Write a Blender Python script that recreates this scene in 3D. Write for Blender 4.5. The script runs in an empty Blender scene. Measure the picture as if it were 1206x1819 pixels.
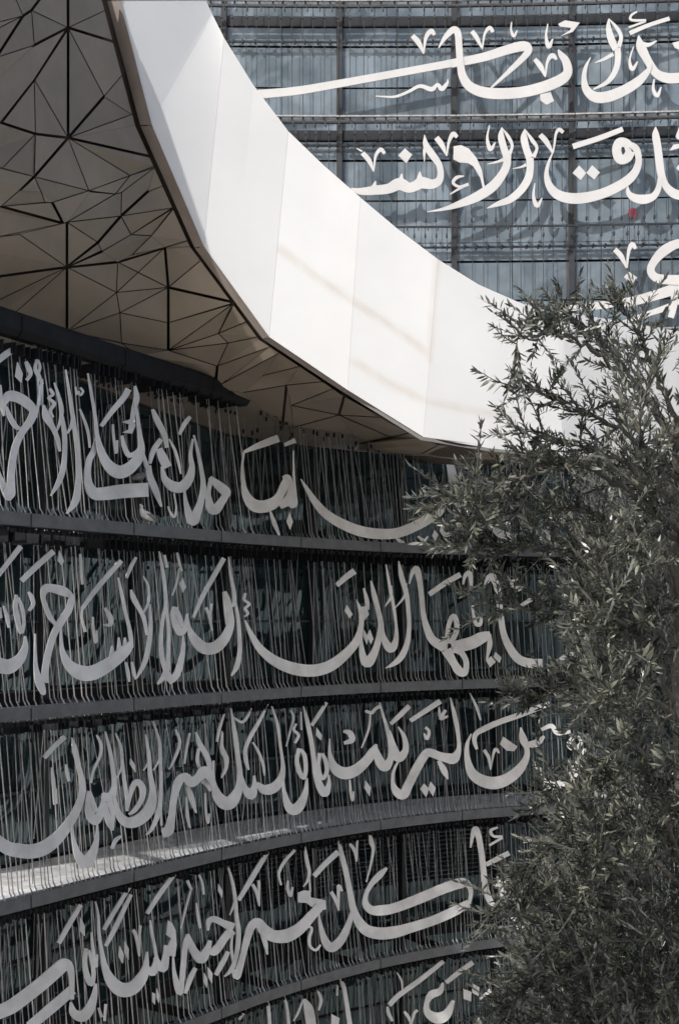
import bpy, bmesh, math, random
import numpy as np
from mathutils import Vector, Matrix, geometry
random.seed(7); rng = np.random.default_rng(7)
sc = bpy.context.scene
C = sc.collection
EYE = 9.0            # eye height above the courtyard floor, metres
FPX = 2200.0         # focal length in photograph pixels (1206 wide)
HX, HY = 603.0, 1100.0
# ------------------------------------------------------------------ camera, sky, sun
cam = bpy.data.cameras.new('camera'); co = bpy.data.objects.new('camera', cam); C.objects.link(co)
co.location = (0, 0, EYE); co.rotation_euler = (math.radians(90), 0, 0)
cam.sensor_fit = 'HORIZONTAL'; cam.sensor_width = 36; cam.lens = 36 * FPX / 1206
cam.shift_y = (HY - 909.5) / 1206; cam.clip_end = 2000; cam.clip_start = 0.05
sc.camera = co
SUN = Vector((-.55, -.60, .60)).normalized()
w = bpy.data.worlds.new('World'); sc.world = w; w.use_nodes = True
nt = w.node_tree; bg = nt.nodes['Background']
sky = nt.nodes.new('ShaderNodeTexSky'); sky.sky_type = 'NISHITA'; sky.sun_disc = False
sky.sun_elevation = math.asin(SUN.z); sky.sun_rotation = math.atan2(SUN.x, SUN.y)
sky.dust_density = 3.0
nt.links.new(sky.outputs[0], bg.inputs[0]); bg.inputs[1].default_value = 0.15
sl = bpy.data.lights.new('sun', 'SUN'); sl.energy = 2.9; sl.angle = math.radians(.5); sl.color = (1, .985, .962)
so = bpy.data.objects.new('sun', sl); C.objects.link(so)
so.rotation_euler = SUN.to_track_quat('Z', 'Y').to_euler(); so.location = (-20, -20, 60)
sc.view_settings.view_transform = 'Standard'; sc.view_settings.look = 'None'
sc.view_settings.exposure = 0.3; sc.view_settings.gamma = 1; sc.view_settings.use_curve_mapping = False
try:
    sc.cycles.max_bounces = 8; sc.cycles.diffuse_bounces = 4; sc.cycles.glossy_bounces = 4
except Exception: pass

# ------------------------------------------------------------------ helpers
def pt(x, y, D):
    """a point D metres in front of the eye, seen at photo pixel x, y"""
    return Vector(((x - HX) / FPX * D, D, EYE + (HY - y) / FPX * D))
def link(name, me, mat=None, parent=None):
    o = bpy.data.objects.new(name, me); C.objects.link(o)
    if mat and not me.materials: me.materials.append(mat)
    if parent: o.parent = parent
    return o
def mesh(name, v, f, mat=None, smooth=False):
    me = bpy.data.meshes.new(name); me.from_pydata([tuple(p) for p in v], [], f); me.update()
    if mat: me.materials.append(mat)
    if smooth: me.polygons.foreach_set('use_smooth', [True] * len(me.polygons))
    return me
def obj(name, v, f, mat, parent=None, smooth=False):
    return link(name, mesh(name, v, f, mat, smooth), None, parent)
def thing(name, label, cat, loc=(0, 0, 0), group=None):
    o = bpy.data.objects.new(name, None); C.objects.link(o); o.location = loc
    o.empty_display_size = .3
    o['label'] = label; o['category'] = cat
    if group: o['group'] = group
    return o
def adopt(root):
    for o in root.children:
        o.location = Vector(o.location) - Vector(root.location)
def tag(o, label, cat, group=None):
    o['label'] = label; o['category'] = cat
    if group: o['group'] = group
    return o
def structure(o): o['kind'] = 'structure'; return o
def boxvf(a, b, V, F):
    i = len(V)
    for z in (a[2], b[2]):
        V += [(a[0], a[1], z), (b[0], a[1], z), (b[0], b[1], z), (a[0], b[1], z)]
    F += [(i+3, i+2, i+1, i), (i+4, i+5, i+6, i+7), (i, i+1, i+5, i+4), (i+1, i+2, i+6, i+5), (i+2, i+3, i+7, i+6), (i+3, i, i+4, i+7)]
def tubevf(pts, rads, V, F, n=5, cap=True):
    pts = [Vector(p) for p in pts]; base = len(V)
    for k, p in enumerate(pts):
        d = (pts[min(k+1, len(pts)-1)] - pts[max(k-1, 0)])
        if d.length < 1e-9: d = Vector((0, 0, 1))
        d.normalize()
        a = d.cross(Vector((0, 0, 1)) if abs(d.z) < .9 else Vector((1, 0, 0))).normalized(); b = d.cross(a)
        for j in range(n):
            t = 2*math.pi*j/n
            V.append(tuple(p + (a*math.cos(t) + b*math.sin(t))*rads[k]))
    for k in range(len(pts)-1):
        for j in range(n):
            q = base + k*n; F.append((q+j, q+(j+1) % n, q+n+(j+1) % n, q+n+j))
    if cap:
        F.append(tuple(base+j for j in range(n))[::-1]); q = base+(len(pts)-1)*n; F.append(tuple(q+j for j in range(n)))
def catmull(P, sub=5):
    P = [np.array(p, float) for p in P]
    if len(P) < 3:
        return [P[0]*(1-t)+P[1]*t for t in np.linspace(0, 1, sub+1)]
    Q = [2*P[0]-P[1]] + P + [2*P[-1]-P[-2]]; out = []
    for i in range(1, len(Q)-2):
        p0, p1, p2, p3 = Q[i-1:i+3]
        for t in np.arange(sub)/sub:
            out.append(.5*((2*p1)+(-p0+p2)*t+(2*p0-5*p1+4*p2-p3)*t*t+(-p0+3*p1-3*p2+p3)*t**3))
    out.append(P[-1]); return out

# ------------------------------------------------------------------ materials
def mat(name, col, rough=.5, metal=0., spec=.5, vary=.0, scale=3., bump=0., bscale=20., stretch=(1, 1, 1), col2=None, objrand=0.):
    m = bpy.data.materials.new(name); m.use_nodes = True; t = m.node_tree; b = t.nodes['Principled BSDF']
    b.inputs['Base Color'].default_value = (*col, 1); b.inputs['Roughness'].default_value = rough
    b.inputs['Metallic'].default_value = metal; b.inputs['Specular IOR Level'].default_value = spec
    tc = t.nodes.new('ShaderNodeTexCoord'); mp = t.nodes.new('ShaderNodeMapping'); mp.inputs['Scale'].default_value = stretch
    t.links.new(tc.outputs['Object'], mp.inputs[0]); src = None
    if vary or col2:
        n = t.nodes.new('ShaderNodeTexNoise'); n.inputs['Scale'].default_value = scale; n.inputs['Detail'].default_value = 6; n.inputs['Roughness'].default_value = .62
        t.links.new(mp.outputs[0], n.inputs['Vector'])
        r = t.nodes.new('ShaderNodeValToRGB'); r.color_ramp.elements[0].position = .32; r.color_ramp.elements[1].position = .68
        c2 = col2 or tuple(c*(1-vary) for c in col)
        r.color_ramp.elements[0].color = (*c2, 1); r.color_ramp.elements[1].color = (*[min(1, c*(1+vary*.3)) for c in col], 1)
        t.links.new(n.outputs[0], r.inputs[0]); src = r.outputs[0]
        t.links.new(src, b.inputs['Base Color'])
    if objrand:
        oi = t.nodes.new('ShaderNodeObjectInfo'); mr = t.nodes.new('ShaderNodeMapRange')
        mr.inputs['To Min'].default_value = 1-objrand; mr.inputs['To Max'].default_value = 1+objrand
        t.links.new(oi.outputs['Random'], mr.inputs[0])
        hs = t.nodes.new('ShaderNodeHueSaturation'); hs.inputs['Color'].default_value = (*col, 1)
        if src: t.links.new(src, hs.inputs['Color'])
        t.links.new(mr.outputs[0], hs.inputs['Value']); t.links.new(hs.outputs[0], b.inputs['Base Color'])
    if bump:
        n = t.nodes.new('ShaderNodeTexNoise'); n.inputs['Scale'].default_value = bscale; n.inputs['Detail'].default_value = 4
        t.links.new(mp.outputs[0], n.inputs['Vector'])
        bp = t.nodes.new('ShaderNodeBump'); bp.inputs['Strength'].default_value = bump; bp.inputs['Distance'].default_value = .02
        t.links.new(n.outputs[0], bp.inputs['Height']); t.links.new(bp.outputs[0], b.inputs['Normal'])
    return m
M = {}
M['letter'] = mat('painted_letter_metal', (.73, .722, .71), .38, vary=.30, scale=1.6, bump=.05, bscale=30, spec=.3)
M['letter_up'] = mat('white_letter_metal', (.56, .556, .55), .5, vary=.10, scale=1.3, bump=.05, bscale=30, spec=.3)
M['steel2'] = mat('rod_steel_grey', (.25, .26, .265), .4, metal=.3, vary=.4, scale=6)
M['steel3'] = mat('rod_steel_tarnished', (.10, .105, .11), .45, metal=.3, vary=.4, scale=6)
M['steel'] = mat('rod_steel', (.40, .405, .41), .35, metal=.45, vary=.3, scale=6)
M['rail'] = mat('rail_paint', (.105, .112, .12), .45, vary=.35, scale=5, spec=.5)
M['dark'] = mat('dark_paint', (.014, .015, .018), .75, spec=.2, vary=.4, scale=5)
M['frame'] = mat('mullion_paint', (.028, .03, .034), .4, vary=.3, scale=3)
M['frame_up'] = mat('weathered_frame', (.035, .036, .04), .55, vary=.4, scale=4)
M['grating'] = mat('galvanised_grating', (.42, .41, .40), .6, vary=.5, scale=9, metal=.2)
M['ledge'] = mat('white_ledge', (.92, .92, .91), .3, col2=(.50, .50, .50), scale=6, vary=.1, bump=.4, bscale=7, stretch=(1, 1, 3))
M['soffit'] = mat('soffit_panel_cladding', (.235, .198, .155), .55, vary=.16, scale=1.1, objrand=.10, spec=.3)
M['joint'] = mat('joint_dark_brown', (.06, .042, .03), .8, vary=.3)  # dark brown backing seen in the soffit joints
M['trim'] = mat('edge_trim_metal', (.24, .205, .18), .5, vary=.2, scale=2)
M['stone'] = mat('courtyard_stone', (.58, .55, .50), .7, vary=.2, scale=.6, bump=.1)
M['whitewall'] = mat('white_cladding', (.84, .83, .81), .6, vary=.1, scale=.4)
M['bark'] = mat('olive_bark', (.16, .145, .12), .85, vary=.5, scale=14, bump=.6, bscale=40)
M['twigbark'] = mat('young_olive_bark', (.14, .132, .105), .7, vary=.3, scale=30)
M['red'] = mat('red_reflection_sheet', (.42, .10, .14), .8)
M['soil'] = mat('soil', (.08, .06, .045), .9, vary=.4, scale=8)
M['pigeon'] = mat('grey_feathers', (.22, .21, .21), .8, vary=.4, scale=20)
M['pigeon_w'] = mat('white_feathers', (.72, .70, .68), .8, vary=.3, scale=20)

def fascia_mat():
    m = mat('fascia_white_cladding', (.66, .663, .655), .42, vary=.05, scale=.7, bump=.04, bscale=1.2, spec=.35)
    t = m.node_tree; b = t.nodes['Principled BSDF']
    src = b.inputs['Base Color'].links[0].from_socket
    at = t.nodes.new('ShaderNodeAttribute'); at.attribute_name = 'stain'
    n = t.nodes.new('ShaderNodeTexNoise'); n.inputs['Scale'].default_value = 5; n.inputs['Detail'].default_value = 5
    mu = t.nodes.new('ShaderNodeMath'); mu.operation = 'MULTIPLY'
    t.links.new(at.outputs['Fac'], mu.inputs[0]); t.links.new(n.outputs[0], mu.inputs[1])
    mx = t.nodes.new('ShaderNodeMixRGB'); mx.inputs[2].default_value = (.50, .44, .38, 1)
    t.links.new(mu.outputs[0], mx.inputs[0]); t.links.new(src, mx.inputs[1]); t.links.new(mx.outputs[0], b.inputs['Base Color'])
    return m
M['fascia'] = fascia_mat()

def glass_mat(name, col, col2, refl, rough, bump, bscale, tint):
    m = bpy.data.materials.new(name); m.use_nodes = True; t = m.node_tree
    for n in list(t.nodes): t.nodes.remove(n)
    out = t.nodes.new('ShaderNodeOutputMaterial'); mx = t.nodes.new('ShaderNodeMixShader')
    df = t.nodes.new('ShaderNodeBsdfDiffuse'); gl = t.nodes.new('ShaderNodeBsdfGlossy')
    gl.inputs['Roughness'].default_value = rough; gl.inputs['Color'].default_value = (*tint, 1)
    tc = t.nodes.new('ShaderNodeTexCoord')
    n1 = t.nodes.new('ShaderNodeTexNoise'); n1.inputs['Scale'].default_value = 1.1; n1.inputs['Detail'].default_value = 5
    t.links.new(tc.outputs['Object'], n1.inputs['Vector'])
    r = t.nodes.new('ShaderNodeValToRGB'); r.color_ramp.elements[0].color = (*col, 1); r.color_ramp.elements[1].color = (*col2, 1)
    r.color_ramp.elements[0].position = .35; r.color_ramp.elements[1].position = .65
    t.links.new(n1.outputs[0], r.inputs[0])
    oi = t.nodes.new('ShaderNodeObjectInfo'); mr = t.nodes.new('ShaderNodeMapRange'); mr.inputs['To Min'].default_value = .75; mr.inputs['To Max'].default_value = 1.2
    t.links.new(oi.outputs['Random'], mr.inputs[0])
    hs = t.nodes.new('ShaderNodeHueSaturation'); t.links.new(r.outputs[0], hs.inputs['Color']); t.links.new(mr.outputs[0], hs.inputs['Value'])
    t.links.new(hs.outputs[0], df.inputs['Color'])
    n2 = t.nodes.new('ShaderNodeTexNoise'); n2.inputs['Scale'].default_value = bscale; n2.inputs['Detail'].default_value = 2
    t.links.new(tc.outputs['Object'], n2.inputs['Vector'])
    bp = t.nodes.new('ShaderNodeBump'); bp.inputs['Strength'].default_value = bump; bp.inputs['Distance'].default_value = .05
    t.links.new(n2.outputs[0], bp.inputs['Height']); t.links.new(bp.outputs[0], gl.inputs['Normal'])
    fr = t.nodes.new('ShaderNodeFresnel'); fr.inputs['IOR'].default_value = 1.5
    ad = t.nodes.new('ShaderNodeMath'); ad.operation = 'ADD'; ad.use_clamp = True; ad.inputs[1].default_value = refl
    t.links.new(fr.outputs[0], ad.inputs[0]); t.links.new(ad.outputs[0], mx.inputs[0])
    t.links.new(df.outputs[0], mx.inputs[1]); t.links.new(gl.outputs[0], mx.inputs[2]); t.links.new(mx.outputs[0], out.inputs[0])
    return m
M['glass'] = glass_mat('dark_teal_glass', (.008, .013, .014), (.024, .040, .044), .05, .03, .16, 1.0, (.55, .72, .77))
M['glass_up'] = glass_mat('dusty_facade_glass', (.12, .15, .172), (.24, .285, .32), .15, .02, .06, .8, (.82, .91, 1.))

# ------------------------------------------------------------------ setting: ground, terrace
o = structure(obj('ground', [(-400, -400, 0), (400, -400, 0), (400, 400, 0), (-400, 400, 0)], [(0, 1, 2, 3)], M['stone']))
V, F = [], []; boxvf((-8, -14, 7.0), (9, 4.75, 7.3), V, F); boxvf((-7.6, -13.6, 0.005), (8.6, 4.2, 7.0), V, F)
structure(obj('terrace', V, F, M['stone']))

# ------------------------------------------------------------------ the curved lower wall: one plan curve
CT = [(-10.5, 3.5), (-8.6, 8.2), (-6.5, 12.6), (-4.38, 16.0), (-1.81, 19.76), (0.0, 21.75), (1.65, 23.0), (3.2, 23.8), (5.6, 24.5), (9, 24.9), (14, 24.3)]
cur = np.array(catmull(CT, 40))
def arc(points):
    d = np.r_[0, np.cumsum(np.linalg.norm(np.diff(points, axis=0), axis=1))]; return d
S = arc(cur); NS = int(S[-1]/.1)
ss = np.linspace(0, S[-1], NS)
cur = np.c_[np.interp(ss, S, cur[:, 0]), np.interp(ss, S, cur[:, 1])]; S = ss
tan = np.gradient(cur, axis=0); tan /= np.linalg.norm(tan, axis=1)[:, None]
nor = np.c_[tan[:, 1], -tan[:, 0]]         # towards the viewer / courtyard
def cpos(s, off=0.):
    x = np.interp(s, S, cur[:, 0]); y = np.interp(s, S, cur[:, 1]); nx = np.interp(s, S, nor[:, 0]); ny = np.interp(s, S, nor[:, 1])
    l = math.hypot(nx, ny); return Vector((x+nx/l*off, y+ny/l*off, 0)), Vector((nx/l, ny/l, 0))
def hit(px, off=0.):
    """where the line of sight of pixel column px meets the wall curve offset by off -> (s, D)"""
    a = (px-HX)/FPX; q = cur + nor*off
    g = q[:, 0] - a*q[:, 1]
    k = np.where((g[:-1] <= 0) & (g[1:] > 0))[0]
    k = int(k[0]) if len(k) else (0 if g[0] > 0 else len(g)-2)
    t = g[k]/(g[k]-g[k+1]); t = min(max(t, 0), 1)
    return S[k]+(S[k+1]-S[k])*t, q[k, 1]+(q[k+1, 1]-q[k, 1])*t
RZ = [3.75, 1.3, -1.2, -3.64, -6.1, -8.6]        # rail heights relative to the eye
TILT = .30
def tilt(z, row):
    t = (RZ[row]-z)/(RZ[row]-RZ[row+1]); return TILT*min(max(t, -.05), 1.05)
def onwall(px, py, row, extra=0.):
    off = .15
    for _ in range(5):
        s, D = hit(px, off+extra); z = (HY-py)/FPX*D; off = tilt(z, row)
    p, n = cpos(s, off+extra); p.z = EYE+z
    return p, n
GO = -1.25                                        # the glass line, behind the rods
def zrel(v): return EYE+v
lower = thing('curved_facade', 'dark curved glass facade in shade with hanging rods and grey rails under the canopy', 'facade', (-4, 18, 0))
s0, s1 = hit(-260, 0)[0], S[-1]-.3; sG = hit(-25, 0)[0]      # rails run on past the end of the glass
def sweep(name, sa, sb, prof, m, parent, step=.35, zf=None):
    """prof: list of (off, z) closed; swept along the wall curve"""
    n = max(1, int((sb-sa)/step)); V, F = [], []; k = len(prof)
    for i in range(n+1):
        s = sa+(sb-sa)*i/n; dz = zf(s) if zf else 0
        for off, z in prof:
            p, _ = cpos(s, off); V.append((p.x, p.y, EYE+z+dz))
    for i in range(n):
        for j in range(k):
            a = i*k+j; b = i*k+(j+1) % k; F.append((a, a+k, b+k, b))
    F.append(tuple(range(k))); F.append(tuple(n*k+j for j in range(k))[::-1])
    return obj(name, V, F, m, parent)
def box_prof(o0, o1, z0, z1): return [(o0, z0), (o1, z0), (o1, z1), (o0, z1)]
sM = hit(552, GO)[0]; BAY = 1.93
bays = [sM+BAY*k for k in range(-12, 8) if s0-.05 < sM+BAY*k < s1]
if bays[0] > s0+.3: bays = [s0]+bays
sR = hit(402, GO)[0]; sL = hit(0, GO)[0]
def ztop(s): return 3.2+max(0, min(1, (sR-s)/(sR-sL)))*.62
bays_all = bays; bays = [sG] + [q for q in bays if q > sG+.2]
for a, b in zip(bays[:-1], bays[1:]):
    sweep('mullion', a-.05, a+.05, box_prof(GO-.04, GO+.14, -9, 3.14), M['frame'], lower, zf=None)
    for r in range(5):
        z1 = (3.2 if r == 0 else RZ[r]-.14); z0 = RZ[r+1]+.14
        # pane: flat sheet, slightly turned, one per bay and storey; the storey splits into two lights
        zs = [z0, z0+(z1-z0)*.46, z1] if r else [z0, z1]
        for q in range(len(zs)-1):
            j = [random.uniform(-.012, .012) for _ in range(4)]
            if r == 0:
                pa, _ = cpos(a+.06, GO); pb, _ = cpos(b-.06, GO)
                V = [(pa.x, pa.y, EYE+zs[q]+.02), (pb.x, pb.y, EYE+zs[q]+.02), (pb.x, pb.y, EYE+ztop(b)), (pa.x, pa.y, EYE+ztop(a))]
            else:
                V = []
                for kk, (s, z) in enumerate([(a+.06, zs[q]+.02), (b-.06, zs[q]+.02), (b-.06, zs[q+1]-.02), (a+.06, zs[q+1]-.02)]):
                    p, _ = cpos(s, GO+j[kk]); V.append((p.x, p.y, EYE+z))
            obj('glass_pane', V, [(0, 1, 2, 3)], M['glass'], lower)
        if r: sweep('transom', a+.06, b-.06, box_prof(GO-.02, GO+.07, zs[1]-.018, zs[1]+.018), M['frame'], lower, step=1)
    for r in (1, 2, 3, 4):
        sweep('spandrel', a+.06, b-.06, box_prof(GO-.3, GO+.04, RZ[r]-.14, RZ[r]+.14), M['dark'], lower, step=1)
back = sweep('inner_wall', sG, s1, box_prof(GO-1.1, GO-1.0, -9, 3.0), M['dark'], lower, step=1)
bays = bays_all
# rails in front, one per bay
sE = hit(432, 0)[0]
ph = .31
for r in (1, 2, 3, 4, 5):
    for a, b in zip(bays[:-1], bays[1:]):
        sweep('rail', a+ph+.012, b+ph-.012, box_prof(.20, .33, RZ[r]-.10, RZ[r]+.07), M['rail'], lower)
for a, b in zip(bays[:-1], bays[1:]):
    if a+ph > sE: break
    sweep('top_beam', a+ph+.01, min(b+ph-.01, sE), [(-.16, -.1), (-.08, -.17), (.08, -.17), (.16, -.1), (.16, .09), (.08, .16), (-.08, .16), (-.16, .09)], M['dark'], lower,
          zf=lambda s: 3.62+max(0, (sE-s)/(sE-hit(0, 0)[0]))*.24)
# outrigger arms rail -> mullion
for r in (1, 2, 3, 4):
    for a in bays[1:-1]:
        sweep('outrigger', a-.03, a+.03, box_prof(GO+.15, .19, RZ[r]-.10, RZ[r]+(.04 if r != 3 else -.085)), M['dark'], lower, step=1)
# white ledge behind the fourth row of letters
for a, b in zip(bays[:-1], bays[1:]):
    sweep('ledge', a+.004, b-.004, [(GO+.15, RZ[3]-.08), (.14, RZ[3]-.08), (.14, RZ[3]-.03), (GO+.15, RZ[3]+.12)], M['ledge'], lower)
# louvres in front of the glass low down
for a, b in zip(bays[:-1], bays[1:]):
    if hit(470, GO)[0]-1 < a < hit(860, GO)[0]-1:
        for k in range(15):
            z = RZ[3]-.28-k*.085
            sweep('louvre_slat', a+.09, b-.09, [(GO+.03, z), (GO+.10, z-.03), (GO+.11, z-.02), (GO+.035, z+.012)], M['frame_up'], lower, step=1.4)

# rods: one shared mesh per kind, local x = along the wall, y = away from the viewer, z up from the rod's foot
def rod_mesh(name, L, bracket, hook, r=.0085, sm=None):
    V, F = [], []
    tubevf([(0, 0, .04), (0, TILT*.98*.5, L/2), (0, TILT*.98, L)], [r, r, r*.9], V, F, 5)
    if hook: tubevf([(0, 0, .05), (.0, -.035, .0), (0.02, -.045, -.05), (.05, -.02, -.085), (.075, .02, -.08)], [r*1.4]*5, V, F, 4)
    nb_ = len(F)
    if hook:
        boxvf((-.022, -.03, -.285), (.012, .06, -.235), V, F)
    if bracket:
        y = TILT*.98; boxvf((-.008, y-.12, L-.20), (.008, y+.36, L-.05), V, F); boxvf((-.012, y-.014, L-.34), (.012, y+.014, L-.29), V, F)
    else:
        boxvf((-.014, TILT*.98-.014, L-.25), (.014, TILT*.98+.014, L-.18), V, F)
    me = mesh(name, V, F, sm or M['steel']); me.materials.append(M['dark'])
    for p_ in me.polygons[nb_:]: p_.material_index = 1
    return me
rod_spots = []
for r in range(5):
    H = RZ[r]-RZ[r+1]
    s = s0+.15+random.random()*.1
    while s < s1-4.5:
        p, n = cpos(s, .25)
        rod_spots.append((p.y, r, s)); s += random.choice([.06, .085, .10, .12, .14])
rm = [[rod_mesh('rod', (RZ[r]-RZ[r+1])-.2, True, True, rr, mm) for rr, mm in ((.0065, M['steel']), (.008, M['steel2']), (.0095, M['steel']), (.007, M['steel3']), (.008, M['steel2']))] for r in range(5)]
rm_free = [rod_mesh('rod', 1.86+k*.09, False, True, .0085, M['steel3']) for k in range(5)]
def place_rod(r, s):
    lean = random.gauss(.006, .028) if random.random() < .8 else random.gauss(.01, .085); free = (r == 0 and s > sE)
    p, n = cpos(s, TILT-.03)
    me = random.choice(rm_free) if free else random.choice(rm[r])
    rot = Matrix(((-n.y*-1*-1, -n.x, 0), (n.x, -n.y, 0), (0, 0, 1)))  # columns: along wall, away from viewer
    al = Vector((-n.y, n.x, 0)); aw = -n
    m = Matrix(((al.x, aw.x, 0, 0), (al.y, aw.y, 0, 0), (0, 0, 1, 0), (0, 0, 0, 1)))
    m = m @ Matrix.Rotation(lean, 4, 'Y') @ Matrix.Rotation(random.gauss(0, .012), 4, 'X')
    m.translation = Vector((p.x, p.y, EYE+RZ[r+1]+.10))
    return me, m
vis = [t for t in rod_spots if -30 < HX+cpos(t[2], .25)[0].x/cpos(t[2], .25)[0].y*FPX < 900 and t[1] < 5]
visk = sorted(vis, key=lambda t: t[0]+(3 if t[1] == 4 else 0))[:300]; vk = set(visk)
SV, SF, SM = [], [], []
for t in rod_spots:
    me, m = place_rod(t[1], t[2])
    if t in vk:
        o = link('rod', me, None, lower); o.matrix_local = m
    else:
        b = len(SV); SV += [tuple(m @ v.co) for v in me.vertices]; SF += [tuple(b+i for i in p.vertices) for p in me.polygons]; SM += [p.material_index for p in me.polygons]
o = obj('rods', SV, SF, M['steel2'], lower); o['kind'] = 'stuff'; o.data.materials.append(M['dark']); o.data.polygons.foreach_set('material_index', SM)
# second layer: tie rods and slack cables close to the glass
SV, SF, SM = [], [], []
for r in range(5):
    s = sG+.2
    while s < s1-4.5:
        o_ = random.uniform(GO+.25, -.15); ln = random.gauss(0, .10); z0_ = RZ[r+1]+.05; z1_ = (RZ[r]-.15 if r else 3.1)
        if random.random() < .35: z0_ += random.uniform(.2, 1.0)
        a_, _ = cpos(s, o_); b_, _ = cpos(s+ln, o_+random.uniform(-.05, .12)); rr = random.choice([.004, .006, .008])
        n0 = len(SF); tubevf([Vector((a_.x, a_.y, EYE+z0_)), Vector((b_.x, b_.y, EYE+z1_))], [rr, rr], SV, SF, 4)
        SM += [random.choice([0, 0, 1])]*(len(SF)-n0); s += random.uniform(.05, .22)
o = obj('tie_rods', SV, SF, M['steel2'], lower); o['kind'] = 'stuff'; o.data.materials.append(M['dark']); o.data.polygons.foreach_set('material_index', SM)

# ------------------------------------------------------------------ the far upper facade (a shallow arc)
UD = 30.0
def ux(px): return (px-HX)/FPX*UD
def uy(X): return UD - .0045*(X-.2)**2            # plan line of the letter layer
UG = .55                                          # glass behind it
def onup(px, py, extra=0.):
    a = (px-HX)/FPX; D = UD
    for _ in range(4): D = uy(a*D)-extra
    return Vector((a*D, D, EYE+(HY-py)/FPX*D)), Vector((0, -1, 0))
def zu(py): return (HY-py)/FPX*UD
upper = thing('far_facade', 'sunlit far glass facade of grey panes behind thin vertical rods, upper right', 'facade', (2, 30, 0))
U_ROWS = [-390, -190, 12, 218, 402, 600, 800]
def upbox(name, x0, x1, y0, y1, z0, z1, m, par=upper):
    n = max(1, int((x1-x0)/1.5)); V, F = [], []
    for i in range(n+1):
        X = x0+(x1-x0)*i/n; Y = uy(X)
        V += [(X, Y+y0, EYE+z0), (X, Y+y1, EYE+z0), (X, Y+y1, EYE+z1), (X, Y+y0, EYE+z1)]
    for i in range(n):
        for j in range(4):
            a = i*4+j; b = i*4+(j+1) % 4; F.append((a, a+4, b+4, b)) if False else F.append((b, b+4, a+4, a))
    F += [(0, 1, 2, 3), (n*4+3, n*4+2, n*4+1, n*4)]
    return obj(name, V, F, m, par)
umx = [-15+395-207*k for k in ()] or [395-207*2, 395-207, 395, 603, 810, 1020, 1227, 1434]
zb = zu(840)
for px in umx:
    X = ux(px); upbox('mullion', X-.065, X+.065, UG-.1, UG+.14, zb, zu(-420), M['frame_up'])
for a, b in zip(umx[:-1], umx[1:]):
    xa, xb = ux(a)+.07, ux(b)-.07
    for k in range(len(U_ROWS)-1):
        t, bo = U_ROWS[k]+18, U_ROWS[k+1]+(-2 if k != 3 else 17)
        for y0, y1 in ((t, t+32), (t+36, (t+bo)/2+14), ((t+bo)/2+17, bo)):
            z1, z0 = zu(y0), zu(y1); xm = (xa+xb)/2
            for u0, u1 in ((xa, xm-.006), (xm+.006, xb)):
                j = [random.uniform(-.010, .010) for _ in range(4)]
                V = [(u0, uy(u0)+UG+j[0], EYE+z0), (u1, uy(u1)+UG+j[1], EYE+z0), (u1, uy(u1)+UG+j[2], EYE+z1), (u0, uy(u0)+UG+j[3], EYE+z1)]
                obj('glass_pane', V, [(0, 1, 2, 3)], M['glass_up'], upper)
        zz = zu(U_ROWS[k+1])
        big = k != 3
        if big:
            upbox('spandrel', xa, xb, UG-.03, UG+.1, zz-.22, zz+.03, M['frame'])
        # thin tension rail with bolts
        zt = zu(U_ROWS[k+1]+ (50 if k == 1 else 30))
        V, F = [], []
        upbox('tension_rail', xa, xb, .33, .37, zt-.022, zt+.022, M['frame'])
        for q in range(9):
            X = xa+(xb-xa)*(q+.5)/9+random.uniform(-.05, .05); boxvf((X-.022, uy(X)+.29, EYE+zt-.04), (X+.022, uy(X)+.41, EYE+zt+.04), V, F)
        ob_ = obj('bolts', V, F, M['frame'], upper); ob_['kind'] = 'stuff'
        # walkway grating in front of the spandrel
        if big:
            for dz, dy in ((.17, .02), (.10, .12), (.02, .02)):
                upbox('grating_bar', xa-.06, xb+.06, dy, dy+.07, zz+dz, zz+dz+.035, M['grating'] if dz > .05 else M['frame_up'])
        else:
            upbox('grating_bar', xa-.06, xb+.06, .02, .07, zz-.02, zz+.02, M['frame'])
upbox('inner_wall', ux(-60), ux(1500), UG+.3, UG+.4, zb, zu(-420), M['dark'])
# rods of the far facade
def urod(L):
    V, F = [], []
    tubevf([(0, 0, 0), (0, 0, L)], [.009, .009], V, F, 5)
    for z in (.08, L-.28): boxvf((-.022, -.03, z), (.022, .05, z+.08), V, F)
    tubevf([(0, .0, .02), (.01, -.07, -.03), (.05, -.09, -.10), (.05, -.02, -.14)], [.012]*4, V, F, 4)
    return mesh('rod', V, F, M['steel_up'])
M['steel_up'] = mat('dark_rod_steel', (.055, .058, .062), .5, metal=.3, vary=.3, scale=6)
for k in range(1, 5):
    top, bo = zu(U_ROWS[k]), zu(U_ROWS[k+1]); me = urod(top-bo-.02)
    X = ux(330)
    while X < ux(1260):
        o = link('rod', me, None, upper); o.location = (X, uy(X)+.07, EYE+bo+.06); o.rotation_euler = (0, random.gauss(0, .006), 0)
        X += random.choice([.24, .28, .30, .27, .33])

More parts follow.
